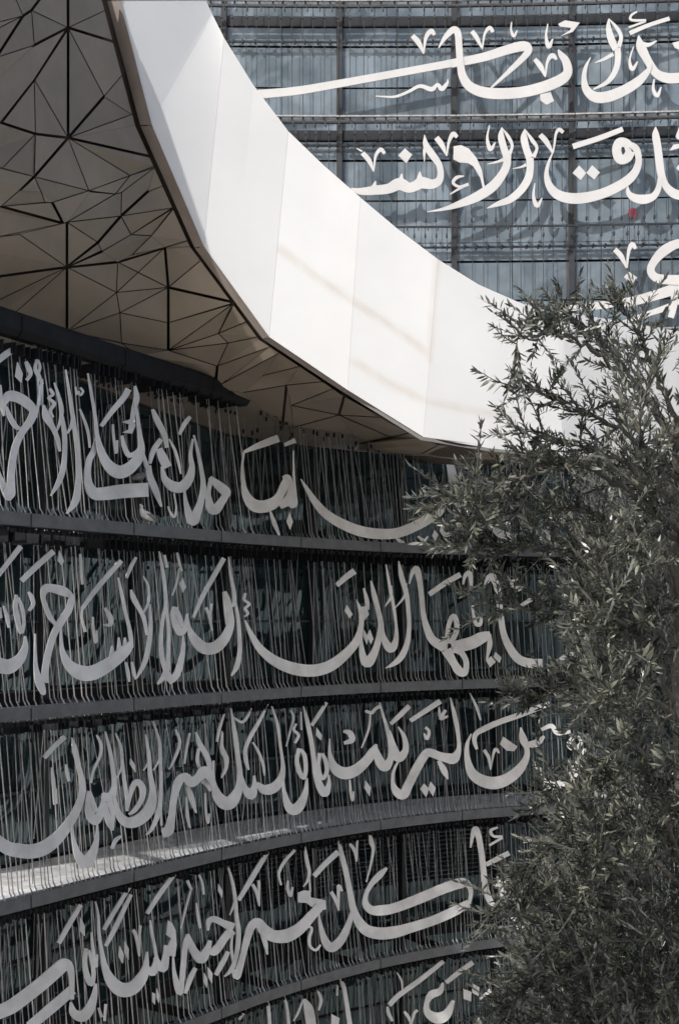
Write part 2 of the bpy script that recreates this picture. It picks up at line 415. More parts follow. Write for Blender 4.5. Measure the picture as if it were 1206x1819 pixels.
# ------------------------------------------------------------------ calligraphy, drawn as swept plates
CR = {'A': (0, 540, 3), 'B': (380, 700, 3), 'C': (0, 900, 3), 'D': (380, 980, 3), 'E': (660, 780, 3), 'F': (0, 1230, 3), 'G': (360, 1200, 3),
      'H': (680, 1200, 3), 'I': (0, 1520, 3), 'J': (300, 1440, 3), 'K': (560, 1440, 3),
      'T': (380, 0, 2.871), 'U': (786, 0, 2.871), 'V': (600, 200, 3.6545), 'W': (876, 200, 3.6545), 'X': (786, 400, 2.871)}
TU1 = """
T 225,478,45 420,460,42 600,430,40 850,385,38 1206,320,38
U 20,325,42 200,290,44 330,250,48 405,232,50 436,238,40 428,272,34 345,355,24 245,447,8
U -20,240,6 15,185,24 55,148,34 78,165,34 84,230,34 90,310,34 105,390,42 150,445,50 240,472,56 380,470,56 500,445,56 600,405,56 638,365,46 630,310,40 605,275,28 590,250,6
U 150,155,22 175,190,22 203,245,6
U 203,245,6 215,170,12 240,138,20 258,160,16
U 352,108,5 350,150,10 364,180,16 381,150,6
U 537,118,6 528,180,12 542,235,22 562,195,8
U P 590,118 625,100 700,112 665,158 600,182 650,150 655,138 600,132
U 470,298,20 500,335,26 525,388,6
U 525,388,6 535,310,14 560,280,26 582,300,12
U P 498,478 552,468 568,512 530,532 500,510
U 848,92,6 847,140,26 862,200,36 884,250,30
U 848,92,4 890,140,18 911,185,18 898,235,24
U 892,240,32 895,300,28 880,360,28 840,415,22 770,452,8
U 870,272,20 820,300,14 778,316,4
U 755,288,4 730,340,18 722,400,26 735,455,40 780,492,54 850,488,56 930,455,52 1000,410,46 1050,355,26 1065,320,8
U 1000,178,6 1012,235,46 1050,310,40 1090,370,44 1150,395,52 1230,392,52
U 1005,220,30 1050,225,20 1092,205,6
U 955,165,22 1050,125,20 1158,90,20
U 992,55,8 962,75,12 965,98,12 1038,100,12
U 1038,104,10 950,136,10
U 975,232,5 955,300,10 968,350,20 995,310,6
U 1080,400,8 1075,450,14 1095,485,20 1115,440,6
U P 1172,215 1230,200 1230,260 1185,240
T 825,487,5 920,490,12 990,465,14 1050,436,18 1110,452,24 1140,428,16 1162,450,24 1190,420,14 1192,400,4
T 1012,178,24 1045,215,26 1070,270,6
T 1070,270,6 1080,190,18 1108,155,26 1125,175,14
"""
TU2 = """
V 85,492,14 150,508,44 250,500,60 330,490,64 400,460,78 460,485,66 510,470,66 545,452,76 610,462,62 655,440,50 668,390,40 655,330,40 610,265,46 572,205,38 562,140,4
V 562,315,4 562,250,18 575,200,30
V 245,440,5 232,490,44
V 415,393,8 408,450,44
V 532,380,8 532,430,44
V P 435,228 482,270 445,325 393,275
V 160,258,30 205,310,30 233,380,6
V 233,380,6 245,280,18 278,236,26 305,262,18
V 122,228,5 158,248,12
V 640,158,34 675,205,34 708,278,6
V 708,278,6 720,190,18 748,135,30 775,155,22
V P 752,215 800,208 850,230 900,290 935,370 955,490 945,497 925,420 880,345 845,325 790,320 750,300
V 818,408,8 772,418,22 748,452,18 790,478,16 848,462,20
V 845,468,14 790,490,14 728,527,8
V 985,78,6 970,160,16 990,235,28 1022,190,8
V 1065,92,6 1060,150,40 1076,220,44 1100,290,48
V 1068,98,4 1108,155,22 1132,210,18 1115,265,24
V 1080,300,22 1030,318,14 970,331,4
V 1103,262,44 1095,340,50 1060,410,56 1000,480,64 900,545,62 790,590,44 690,622,22 580,642,4
W 205,103,6 200,160,44 215,230,44 238,290,50
W 208,108,4 255,178,24 284,225,18 262,285,26
W 215,335,22 180,350,12 126,361,4
W 238,290,48 240,360,46 225,430,50 180,500,50 110,560,46 30,590,32 -40,618,4
W 305,140,32 345,185,34 385,255,12
W 455,125,22 428,106,24 407,135,16 398,200,12 388,258,10
W 387,255,8 360,320,18 346,390,28 360,460,44 405,520,60 480,550,68 580,552,70 700,525,64 800,482,64 880,430,60 928,370,50 945,300,40 930,235,44 895,205,40
W 893,245,62 868,198,58 820,192,62 802,240,58 822,298,62 868,290,62 893,245,62
W 518,216,36 680,165,34 842,103,32
W P 558,340 603,388 568,435 515,388
W P 642,338 692,385 655,432 605,388
W 270,455,6 262,540,18 285,602,28 318,550,6
W 1055,88,4 1055,140,44 1068,220,48 1080,320,50 1092,400,48 1120,470,46 1170,520,60 1240,540,60
W 872,470,6 880,520,32 920,552,52 980,560,60 1040,540,46 1072,490,36 1085,420,30
W P 1185,150 1208,88 1240,90 1240,180 1195,168
W P 1145,242 1170,205 1240,192 1240,215 1165,240
W 1195,365,22 1215,345,30
"""
TU3 = """
X 878,122,24 910,155,26 940,216,8
X 940,216,8 950,130,16 968,96,26 985,118,14
X P 925,262 950,235 993,265 965,305
X 1240,90,44 1190,95,46 1130,128,52 1085,175,42 1062,222,38 1080,260,42 1130,275,48 1240,278,52
X 1240,295,50 1150,335,54 1040,368,48 950,390,46 850,402,40 720,416,36 590,424,20
X 1240,370,20 1150,415,30 1050,450,26 960,480,20 880,505,6
X 1180,330,34 1182,400,32 1165,470,30
"""
TL1 = """
A -10,300,34 35,265,34 68,245,34
A 3,430,10 8,520,22 25,595,12
A P 95,308 122,370 116,418 84,385
A 140,305,14 155,340,24 165,372,18 145,405,14
A 200,292,10 190,340,16 205,375,20 230,425,10
A 202,292,10 215,330,12 210,362,12
A 20,590,10 25,530,24 50,490,54 100,498,54 150,530,50 180,570,40 165,620,40 122,680,34 88,750,36 70,830,36 62,900,36 60,960,42 52,1010,60 45,1046,24
A -8,880,6 10,940,24 30,990,40 48,1025,44
A 35,545,10 55,600,24 85,650,24 108,665,16
A 195,605,8 212,500,12 226,408,8
A 268,450,12 285,480,14 262,500,12 292,530,16 270,568,14 286,602,8
A 235,538,8 250,600,38 285,660,24 310,720,20 322,785,10
A 292,418,5 315,490,14 330,560,20 325,620,14 303,680,6
A 330,590,16 345,680,22 348,780,22 340,870,26 315,950,26 273,1022,6
A 352,348,5 368,450,12 385,560,18 400,660,20 412,760,20 420,860,24 420,950,28 405,1050,36 358,1117,6
A 390,560,8 386,640,16 360,690,6
A 405,440,6 412,484,9
A 430,445,9 444,465,10 430,485,10 420,462,8
A 428,558,6 460,640,12 475,700,11 481,765,7
A 470,368,5 490,480,12 510,600,14 520,700,20 540,780,36 570,845,50 610,885,66 650,895,68 700,868,60 740,820,50 755,770,36 748,700,22 735,600,14 722,520,10
A P 652,628 700,612 724,645 705,690 655,684 688,668 690,640
A 722,435,10 730,500,28 715,560,22 705,620,16
A 652,700,12 665,760,20 690,805,26 730,790,22 750,760,16
A 542,650,18 600,570,26 660,500,30 687,452,32
A 518,700,10 503,780,28 478,830,30 468,900,32 476,965,44 505,1008,64 560,1010,70 650,998,74 740,992,74 792,990,74
A 604,640,8 608,700,10 622,795,11 627,725,7
A 792,860,28 800,920,34 830,990,34 862,1080,8
A 765,800,14 786,870,24
A 815,560,14 840,620,30 875,690,26 892,765,18
A 800,850,14 820,780,26 860,720,24
A 850,770,30 870,820,46 895,870,44
A 865,865,8 880,930,32 920,970,54 970,975,56 1010,930,46 1025,870,28 1018,800,16 1030,718,9
A 958,695,14 985,640,22 1015,600,18
A 903,718,5 935,780,12 955,850,11 966,905,5
A 1035,698,7 1055,780,14 1075,880,18 1085,960,24 1075,1040,30 1052,1110,44 1030,1155,56 1006,1110,34 990,1040,16 985,985,5
A 1120,925,22 1165,965,44 1206,1002,50 1222,1025,14
A 1125,940,20 1112,1010,24 1120,1075,46 1148,1098,50 1182,1055,40 1208,1015,34
A 1088,930,7 1100,1020,16 1118,1080,20
A 898,1078,5 910,1110,8 930,1135,12 942,1090,6 930,1008,4
B 162,308,14 250,270,34 345,235,40
B 378,270,18 434,246,26
B 162,308,7 152,400,10 160,480,20 175,540,40 210,588,62 260,600,66 320,580,60 352,540,42 375,490,42 385,450,24
B 370,448,22 395,445,30 410,500,34 402,560,52 352,595,38
B 400,565,36 427,590,38 434,520,14 428,430,8 425,300,4
B P 405,632 421,680 408,722 390,680
B 300,620,6 325,690,20 350,752,8
B 465,453,4 500,510,20 545,580,36 600,640,46 680,690,52 780,730,56 880,745,56 980,740,54 1080,700,54 1160,655,52 1206,620,46 1232,590,10
B 968,765,8 1000,790,20 1018,808,14
B 1088,758,8 1120,780,16 1142,758,6
E 408,88,20 430,180,44 448,300,42 458,400,34 478,470,32 530,510,40
E 395,450,12 374,480,18 395,510,22 432,500,18
E P 336,484 356,510 340,543 325,515
E 650,480,30 700,510,44 770,530,40 
"""
TL2 = """
C -10,370,22 60,280,24 112,212,28
C 118,395,26 200,315,30 287,238,30
C 90,470,12 84,530,22 95,600,26 115,672,20 130,620,14 120,540,16 98,485,14
C 137,690,8 136,750,30 110,810,52 60,850,74 20,852,80 -30,835,80
C -5,540,24 5,595,18
C 22,530,8 40,590,18 50,645,8
C 155,455,10 170,480,20 179,520,18 158,556,12
C 190,678,5 190,780,12 195,870,24 213,935,44 232,990,28 236,1005,10
C 240,940,40 245,860,34 262,770,34 290,680,34 330,610,38 372,540,36 386,470,20
C 388,478,20 340,452,50 285,436,44 245,438,44 232,480,24 245,530,22 270,590,24 298,628,14
C 325,648,8 330,740,16 345,800,34 380,855,58 440,888,80 500,885,78 560,855,72 605,825,66 640,795,64 672,765,56 702,730,30
C 600,742,6 598,830,40
C 635,698,6 640,790,34
C 668,698,6 672,775,30
C 632,378,5 650,460,14 670,560,14 690,640,16 700,700,20 702,755,18
C 438,548,16 500,460,24 570,375,26 648,288,24
C 440,545,8 440,600,10 457,668,12
C 676,380,12 700,320,18 727,270,14
C 497,588,6 500,650,12 514,725,13 516,660,8
C 562,540,12 590,590,24 590,628,20 556,632,8
C P 318,235 342,290 332,315 312,288
C 430,252,9 435,330,10 442,415,10
C 700,443,8 715,490,26 745,545,20 770,600,18 786,685,12
C 765,370,5 790,420,10 795,500,12 768,565,8
C 800,520,8 805,620,18 800,700,22 785,790,24 765,850,22 728,917,6
C 673,830,10 685,890,16 692,935,6
C 705,828,10 715,885,16 725,922,5
C 850,238,5 865,320,14 880,420,16 885,520,16 870,600,16 860,700,18 865,800,22 885,870,26 905,925,40
C 880,440,7 890,560,14 901,660,16 900,760,18 895,840,24 880,900,30 842,948,8
C 900,935,34 940,900,36 965,830,30 979,750,18 978,688,6
C 930,533,18 924,580,26 942,640,36 965,672,36 990,640,26 1000,570,8
C 938,540,20 957,590,26 975,640,20
C 958,328,5 945,400,8 920,475,5
C P 974,378 992,430 976,458 958,410
C 1032,592,12 1080,480,22 1130,390,24 1195,275,24
C 1000,578,5 1010,650,22 1040,710,50 1090,755,62 1150,750,62 1200,700,52 1230,630,38 1228,560,28 1215,500,28 1200,452,14
C 1193,455,9 1203,560,12 1210,630,8
C 1098,538,14 1115,575,14 1132,660,7
C 1122,580,7 1128,518,14
C 878,258,12 892,325,12
C 943,228,8 955,290,10 972,345,7
D 80,28,5 90,120,12 108,210,18 110,270,20 93,298,8
D 115,270,12 130,350,16 138,440,18 140,530,20 125,610,24 96,663,6
D 170,222,12 163,255,12 189,280,14 168,303,12 182,330,14 165,348,6
D 168,366,5 200,440,24 250,520,40 330,585,54 430,625,64 530,635,64 620,610,60 700,550,50 760,480,40 785,400,26 787,330,22
D P 760,255 785,295 812,290 826,335 803,366 778,345
D 800,195,8 816,260,20 818,310,22
D 656,180,24 700,140,30 750,103,34
D P 710,285 740,335 724,355 698,315
D P 800,415 822,460 817,495 795,452
D P 832,415 850,465 838,494 815,450
D 838,155,5 855,230,24 875,310,24 891,390,28 880,460,30 860,530,36 822,592,54 796,560,36 785,490,20 785,410,8
D 893,385,14 905,460,30 942,518,46 970,475,28 972,400,14 960,300,14 940,200,14 918,68,5
D 946,180,6 945,240,12 913,293,4
D 985,50,5 1000,130,24 1025,220,24 1036,300,20 1041,400,20 1030,490,26 1000,560,32 960,598,24 916,622,4
D 1027,170,6 1015,240,12 966,300,4
D 1042,172,5 1058,112,20 1080,92,32 1096,150,28 1108,250,24 1118,340,26 1140,420,36 1170,475,44 1230,510,56
E 375,1098,58 405,1100,60
E 402,1090,22 412,990,22 438,942,24 455,985,26 448,1040,26 420,1090,26
E 400,1125,56 436,1190,40 468,1238,46 498,1246,32 505,1190,28 482,1142,30 440,1115,44
E 430,1112,62 530,1088,66 590,1058,60 634,1045,40
E 632,1040,10 630,1100,26 614,1178,6
E P 610,1180 638,1158 662,1188 632,1217
E P 660,1135 692,1165 682,1194 650,1162
E 308,828,26 390,770,28 474,722,28
E 603,795,5 620,748,30 645,735,38 668,785,32 680,860,30 690,950,30 705,1040,32 735,1110,40 780,1170,46 840,1195,50 910,1195,46
E 488,775,5 500,728,20 525,718,26 532,795,12
E 536,900,7 555,980,20 580,985,20 588,935,7
E 782,745,10 750,760,16 757,788,14 815,792,12
E 815,796,12 738,820,12
E 795,890,18 850,855,22 908,828,22
E 985,1185,14 1060,1150,30 1100,1165,8
"""
TL3 = """
F -30,780,60 40,830,70 100,845,76 170,850,76 240,830,74 310,775,64 370,700,50 415,620,40 440,540,32 438,470,28 420,390,22 402,310,26 385,243,5
F 238,350,22 290,290,26 348,238,24
F 279,402,7 288,480,16 298,598,18 302,515,7
F 355,385,6 360,430,16 370,475,12
F 478,528,18 470,590,24 483,655,46 510,690,40 535,650,40 552,590,22 553,540,14
F 482,535,14 497,590,24 515,640,24
F 548,548,28 590,560,50 610,500,24 602,400,18 590,320,16 563,210,7
F 520,700,6 520,770,18 502,845,40 462,905,68 424,880,46 402,820,24 388,750,12 385,685,7
F 560,590,20 570,650,30 590,700,38 602,738,12
F 602,735,8 602,650,22 585,580,30
F 518,228,7 540,280,14 535,340,12 500,420,10 488,485,7
F 618,218,5 645,290,12 655,380,14 665,470,16 678,560,16 680,635,12
F 610,555,12 630,640,32 670,690,52 720,692,60 780,650,60 810,590,50 816,520,30 802,430,20 795,330,16 778,225,5
F 682,625,8 700,530,24 730,478,30 762,512,32 758,570,24 720,630,22 690,652,10
F 818,155,5 850,260,14 855,340,16 860,450,16 858,560,18 845,650,24 812,728,16 783,762,6
F 857,290,7 850,360,10 818,418,4
F 796,330,6 790,380,8 766,418,4
F 656,330,7 650,400,10 626,458,4
F 858,600,9 863,712,9
F P 698,355 722,390 724,428 695,382
F 938,198,8 960,270,14 930,360,12 903,413,5
F 1012,218,9 995,310,10 985,382,7
F 885,775,16 880,735,34 900,742,52 918,660,34 930,560,34 955,475,44 990,450,40 1020,482,52 1060,455,46 1090,425,60 1120,445,52 1138,500,14
F 1130,420,24 1100,335,28 1065,275,26 1045,212,7
F 1060,300,14 1054,370,16 1078,425,16
F 1000,500,14 1020,560,30 1048,645,6
F 1080,470,30 1110,485,40 1135,520,40
F 1095,538,6 1100,640,10 1112,698,10 1117,648,6
F 995,558,6 1000,660,12 1015,725,8
F 1183,208,8 1185,290,16 1210,345,14
F 1183,445,7 1210,395,14
F 598,835,12 620,790,20 648,768,12
G 60,455,7 60,560,16 80,640,50 120,682,70 160,668,66 195,600,38 200,520,26 188,420,22 175,320,22 152,175,5
G 208,535,12 225,600,32 260,638,52 277,590,26 276,535,8
G 288,575,18 330,610,50 380,600,54 415,560,40 430,500,22 425,440,14 412,350,12 400,260,14 370,165,5
G 348,155,7 300,250,18 260,320,20 230,390,18 232,450,20 246,505,10
G 106,305,9 105,400,18 127,440,24 125,500,16 101,548,5
G 165,225,9 210,250,14 240,220,14 260,175,8
G 270,358,5 300,410,12 325,480,12 331,535,5
G 78,355,9 90,290,14 117,205,8
G 516,390,18 504,450,20 515,510,24 540,548,20 551,500,20 545,430,20 524,396,16
G 557,548,8 550,620,26 522,690,50 486,718,58 455,690,40 436,620,18 430,555,7
G 538,165,5 560,250,20 580,350,22 595,450,22 606,530,30 630,600,40 655,628,42 674,580,20 673,530,6
G 625,415,18 618,480,18 635,550,20 662,520,20 658,460,20 638,418,16
G 500,258,10 487,290,12 512,320,14 494,362,10
G 582,268,16 620,210,20 662,145,16
G 525,195,9 528,292,8
G 470,185,7 485,230,12 465,310,8 447,380,5
G P 608,278 637,320 632,348 605,322
G 678,338,6 680,420,18 700,488,50 750,522,64 810,510,60 870,460,50 910,405,44 927,368,10
G 922,395,26 945,460,50 975,488,50 1002,440,30 998,360,18 985,290,18 965,220,12 943,145,7
G 752,298,14 785,308,30 797,345,30 755,362,16
G 896,198,7 885,290,10 848,388,5
G 868,190,14 900,200,18 920,180,16 945,165,18
G P 870,562 896,600 891,645 864,602
G 785,558,6 790,620,12 800,668,12 806,620,6
G 998,295,8 1020,390,36 1045,440,50 1082,400,32 1075,330,22 1043,275,6
G 1003,260,18 1050,215,26 1102,163,26
G 1045,455,8 1020,510,14 1014,570,18 1032,618,42 1070,638,50 1100,580,46 1140,500,46 1178,435,44 1206,412,44 1260,430,44 1300,440,50 1340,442,56 1366,390,22 1360,300,20 1345,220,22 1320,118,5
H 148,243,22 220,195,26 307,138,28
H 298,455,18 328,510,32 347,555,6
H 228,278,14 247,300,14 236,338,18 220,310,8
H P 220,578 246,605 232,650 200,607
H P 256,568 282,600 269,646 243,605
H 335,185,14 310,230,20 348,218,10
H 472,312,5 450,370,18 450,440,28 475,520,50 530,562,62 600,575,66 670,550,60 730,500,50 765,440,32 768,390,26 748,340,40 735,278,6
H 765,370,26 820,362,40 860,325,12
H 502,395,14 488,345,22 500,310,26 540,286,30 620,250,30 720,215,30 810,180,30 890,150,26
H 540,398,16 565,440,16 575,505,5
H 575,505,5 590,420,12 604,395,18 620,415,9
H P 642,328 718,380 700,405 660,402 625,368
H 838,492,5 860,550,24 900,590,44 960,580,50 1010,530,50 1055,460,42 1077,392,12
H 1015,330,18 990,370,20 1020,395,20 1057,360,16 1040,325,12
H 845,290,18 900,270,24 930,310,20 1000,300,18
H 300,170,6 306,220,16
H 465,95,5 500,170,14 522,240,8
"""
TL4 = """
I -20,845,70 60,810,74 130,760,72 220,690,72 300,620,70 348,582,64 378,612,36 386,680,24 385,770,20
I 160,915,50 260,830,54 330,770,54 388,718,50
I 380,785,8 395,840,42 440,860,60 480,820,50 505,750,30 513,685,10
I 463,498,18 454,570,22 465,640,28 488,688,26 501,630,20 491,560,18 475,508,14
I 508,235,4 525,320,12 530,420,16 545,520,20 565,610,36 600,678,60 650,718,76 710,708,70 760,650,56 780,590,30 786,515,8
I 785,605,30 815,622,46 828,580,24 827,545,8
I 803,348,7 810,410,14 825,480,14 840,560,20 868,602,50 885,550,34 890,480,26
I P 898,348 918,362 936,400 942,480 934,542 905,538 885,512 905,462 915,445 888,425
I 316,470,20 370,370,26 432,265,22
I 556,398,16 600,320,22 695,165,18
I 566,485,16 620,380,24 700,210,18
I 786,312,20 850,210,26 932,100,22
I P 430,332 453,380 453,432 428,402
I 490,412,7 498,500,14 512,598,16 520,530,7
I P 640,485 661,530 656,578 635,540
I P 666,458 687,500 686,558 665,520
I 712,398,16 730,440,16 745,540,8
I 745,530,7 745,440,10 750,375,12
I 925,538,6 930,620,16 945,690,30 960,735,30 970,680,26 980,580,26 990,480,26 1005,425,20
I 988,738,18 1015,660,26 1044,602,20
I P 815,733 829,740 827,797 815,782
I P 838,712 851,750 849,788 836,760
I 566,795,10 560,885,10
I 528,815,10 545,865,14
I 1018,188,8 990,290,10 966,393,5
I 1000,135,14 1022,185,12
I 1048,255,7 1058,330,12 1068,390,10
I P 1165,152 1186,190 1184,228 1165,190
I 1055,85,8 1080,150,10 1088,210,8
J 100,662,18 115,710,36 140,760,44 175,790,58 205,745,36 222,695,18
J 210,642,10 216,592,28 245,582,34 290,602,36 345,628,52
J 340,640,48 300,680,40 268,728,42 238,755,44 212,745,14
J 252,880,20 285,820,26 318,755,22
J P 190,868 206,900 204,948 188,915
J P 210,838 233,870 231,925 212,892
J 318,305,7 340,380,14 355,470,18 362,560,18 373,640,22 370,720,22 355,800,20 332,855,20 298,888,5
J 357,460,7 350,500,12 326,560,4
J 340,668,7 335,740,12 352,840,12
J 345,850,20 362,888,36 378,840,36 395,780,30 415,700,34 440,622,42 475,598,46 510,640,60 560,672,64 630,670,70 700,630,60 760,565,50 805,515,46
J 490,650,8 513,700,24 527,770,6
J P 690,440 720,428 755,430 757,465 835,480 838,530 800,532 760,515 735,495 690,492
J 373,480,20 430,385,26 480,300,26 530,220,20
J 447,395,14 470,440,16 484,512,6
J 484,505,6 480,375,12
J 600,400,7 588,335,12 620,270,16 672,213,14
J 636,375,8 635,420,14 650,458,14 660,410,9
J 722,165,5 735,260,18 749,330,16 741,375,12 718,408,5
J 747,320,7 755,435,9
J 775,352,24 830,290,28 903,222,30
J 903,152,5 920,230,24 945,330,26 965,430,28 985,530,36 1015,598,50 1060,643,60 1130,658,64 1206,650,62 1280,630,54 1400,592,50 1500,550,50 1600,498,44
J 798,538,8 810,620,20 835,700,40 870,733,50 920,690,44 955,620,32 980,540,18
J 738,618,14 762,632,14 750,680,16 755,728,14 785,746,14 810,718,8
J 865,435,18 890,480,18 906,535,6
J 906,535,6 905,440,14 908,405,20 924,432,9
K 382,308,12 345,345,34 300,395,26 272,450,20 270,500,34 300,532,46 350,535,54 430,520,52 560,470,54 680,420,54 780,388,54 818,402,30 830,440,22 822,500,14
K 828,200,6 840,130,22 855,100,32 872,145,30 885,220,30 895,300,30 905,400,32 925,470,34 958,525,24
K 972,92,10 936,108,16 950,138,14 998,142,14
K 998,146,12 928,188,12
K 912,290,22 970,260,26 1033,228,26
K 970,352,5 985,400,26 1002,450,34 990,490,34 950,515,10
K 185,178,14 210,215,16 222,275,6
K 222,270,6 224,160,12
K 290,118,8 300,170,24 310,210,14 295,300,10 273,384,4
K P 1050,545 1072,555 1068,595 1045,580
"""
TL5 = """
K 395,1040,24 450,985,26 560,905,26 685,805,22
K 385,1050,10 392,1085,18 412,1125,14
K 698,920,22 760,870,26 840,812,26
K 682,920,8 665,965,34 620,985,40 595,1030,24 600,1080,40 650,1110,60 700,1090,50 738,1015,14
K P 790,953 832,970 830,1020 792,1007
K P 836,923 874,945 870,992 838,975
K 878,1008,10 935,962,20
K 1020,1085,14 1060,1120,26 1090,1150,24
K 476,1075,14 500,1110,16 512,1150,6
K 512,1150,6 528,1085,14 546,1068,14
K 118,885,7 148,930,20 165,1010,20 188,1160,24
K 120,930,8 118,990,8
K P 88,1088 130,1110 122,1160 88,1160
K 435,865,5 460,910,10 465,960,6
J 376,1118,12 410,1060,20 442,1028,14
J 510,985,5 530,1040,16 540,1160,16
J 610,975,7 630,1050,14 642,1160,16
J 722,1008,14 745,1060,48 762,1160,52
J 717,1008,7 690,1080,10 666,1124,5
J 790,955,8 812,1010,16 800,1068,8
K 868,1100,10 885,1160,24
"""

def parse(txt):
    out = []
    for ln in txt.strip().splitlines():
        ln = ln.strip()
        if not ln: continue
        k, rest = ln[0], ln[1:].strip(); poly = rest.startswith('P'); rest = rest.lstrip('P').strip()
        ox, oy, sc_ = CR[k]; pts = []
        for w_ in rest.split():
            q = [float(t) for t in w_.split(',')]
            pts.append((ox+q[0]/sc_, oy+q[1]/sc_) + ((q[2]/sc_,) if len(q) > 2 else ()))
        out.append((poly, pts))
    return out
def plate(root, poly, pts, mapper, m, idx, thick):
    lift = .0025*(idx % 23)
    if poly:
        outl = [p[:2] for p in pts]
        A = sum(outl[i][0]*outl[(i+1) % len(outl)][1]-outl[(i+1) % len(outl)][0]*outl[i][1] for i in range(len(outl)))
        if A < 0: outl = outl[::-1]
        fr = [mapper(x, y, lift) for x, y in outl]
        V = [p for p, n in fr]+[p-n*thick for p, n in fr]; k = len(outl)
        tris = geometry.tessellate_polygon([[Vector((x, -y, 0)) for x, y in outl]])
        F = [tuple(t) for t in tris] + [tuple(i+k for i in t)[::-1] for t in tris]
        F += [(i, (i+1) % k, (i+1) % k+k, i+k) for i in range(k)]
        big = abs(A)/2 > 900
    else:
        P = catmull(pts, 5) if len(pts) > 2 else catmull(pts, 3)
        P = [p for p in P]; n_ = len(P); Lr = []
        for i, p in enumerate(P):
            d = P[min(i+1, n_-1)][:2]-P[max(i-1, 0)][:2]; l = np.linalg.norm(d) or 1; d = d/l
            hw = max(p[2], .8)/2; nx, ny = -d[1]*hw, d[0]*hw
            Lr.append(((p[0]+nx, p[1]+ny), (p[0]-nx, p[1]-ny)))
        V = []
        for i, (a, b) in enumerate(Lr):
            e = lift+.0006*i
            pa, na = mapper(*a, e); pb, nb = mapper(*b, e)
            V += [pa, pb, pb-nb*thick, pa-na*thick]
        F = []
        for i in range(n_-1):
            q = i*4
            for j in range(4): F.append((q+j, q+(j+1) % 4, q+4+(j+1) % 4, q+4+j))
        F += [(3, 2, 1, 0), tuple((n_-1)*4+j for j in range(4))]
        Ltot = sum(math.dist(P[i][:2], P[i+1][:2]) for i in range(n_-1)); big = Ltot > 60
    me = mesh('letter', V, F, m)
    bm = bmesh.new(); bm.from_mesh(me); bmesh.ops.recalc_face_normals(bm, faces=bm.faces); bm.to_mesh(me); bm.free()
    me.name = 'letter_stroke' if big else 'vowel_mark'
    o = link('letter_stroke' if big else 'vowel_mark', me, None, root)
    return o
def line_of(txt, label, row, group=None):
    t = thing('calligraphy_line', label, 'arabic lettering', (0, 0, 0), 'lines of calligraphy')
    n = 0
    for i, (poly, pts) in enumerate(parse(txt)):
        if row is None: plate(t, poly, pts, lambda x, y, e: onup(x, y, .01+e), M['letter_up'], i, .03)
        else: plate(t, poly, pts, lambda x, y, e, r=row: onwall(x, y, r, .02+e), M['letter'], i, .018)
    # put the Empty at the centre of the line's foot
    lo = Vector((1e9,)*3); hi = -lo
    for c in t.children:
        for v in c.data.vertices:
            for a in range(3): lo[a] = min(lo[a], v.co[a]); hi[a] = max(hi[a], v.co[a])
    base = Vector(((lo.x+hi.x)/2, (lo.y+hi.y)/2, lo.z)); t.location = base
    for c in t.children: c.location = -base
    return t
line_of(TU1, 'sunlit white calligraphy line at the top of the far facade, with one long flat stroke', None)
line_of(TU2, 'second sunlit white calligraphy line of the far facade with two diamond dots side by side', None)
line_of(TU3, 'white calligraphy fragment cut by the right edge of the photo, just above the olive tree', None)
line_of(TL1, 'topmost grey calligraphy line of the shaded curved facade, right below the dark beam', 0)
line_of(TL2, 'second grey calligraphy line of the shaded facade, with one wide bowl in its middle', 1)
line_of(TL3, 'third grey calligraphy line of the shaded facade, hanging in front of the white ledge', 2)
line_of(TL4, 'fourth grey calligraphy line of the shaded facade, with long double bar strokes', 3)
line_of(TL5, 'lowest calligraphy line, cut off by the bottom edge of the photo', 4)

# ------------------------------------------------------------------ canopy: fascia ribbon and triangulated soffit
EDGE = [(170, -500, 18.3), (185, -250, 18.3), (213, 0, 18.2), (270, 222, 18.1), (362, 437, 18.0), (478, 598, 17.9), (617, 692, 17.9), (752, 776, 18.0), (870, 796, 18.3), (1000, 809, 18.75), (1206, 826, 20.1), (1400, 835, 21.5)]
TOP = [(300, -500, 19.3), (330, -250, 19.3), (366, 0, 19.2), (377, 24, 19.2), (398, 66, 19.1), (450, 150, 19.05), (512, 232, 19.0), (575, 293, 18.95), (640, 350, 18.9), (705, 405, 18.9), (778, 460, 18.9), (850, 505, 19.0), (925, 538, 19.15), (1000, 553, 19.4), (1206, 588, 20.6), (1400, 600, 22.0)]
canopy = thing('canopy', 'white curved canopy with a smooth sunlit fascia and a brown triangulated soffit below it', 'canopy', (-2, 18, 0))
def lerp_line(P, x):
    P = np.array(P); return np.interp(x, P[:, 0], P[:, 1]), np.interp(x, P[:, 0], P[:, 2])
seams_b = [170, 185, 213, 362, 478, 617, 752, 1000, 1206, 1400]
seams_t = [300, 330, 366, 398, 512, 640, 778, 990, 1206, 1400]
STAINS = [([(497, 442), (560, 490), (625, 534), (690, 575), (762, 628)], 7), ([(628, 642), (690, 680), (757, 712), (830, 728), (910, 742)], 7), ([(776, 462), (768, 540), (762, 640)], 4)]
def stain(x, y):
    v = 0
    for L, w_ in STAINS:
        for (x0, y0), (x1, y1) in zip(L[:-1], L[1:]):
            dx, dy = x1-x0, y1-y0; t = ((x-x0)*dx+(y-y0)*dy)/(dx*dx+dy*dy); t = min(max(t, 0), 1)
            d = math.hypot(x-x0-t*dx, y-y0-t*dy); v = max(v, .95*math.exp(-(d/w_)**2))
    return v
tp = np.array(TOP)
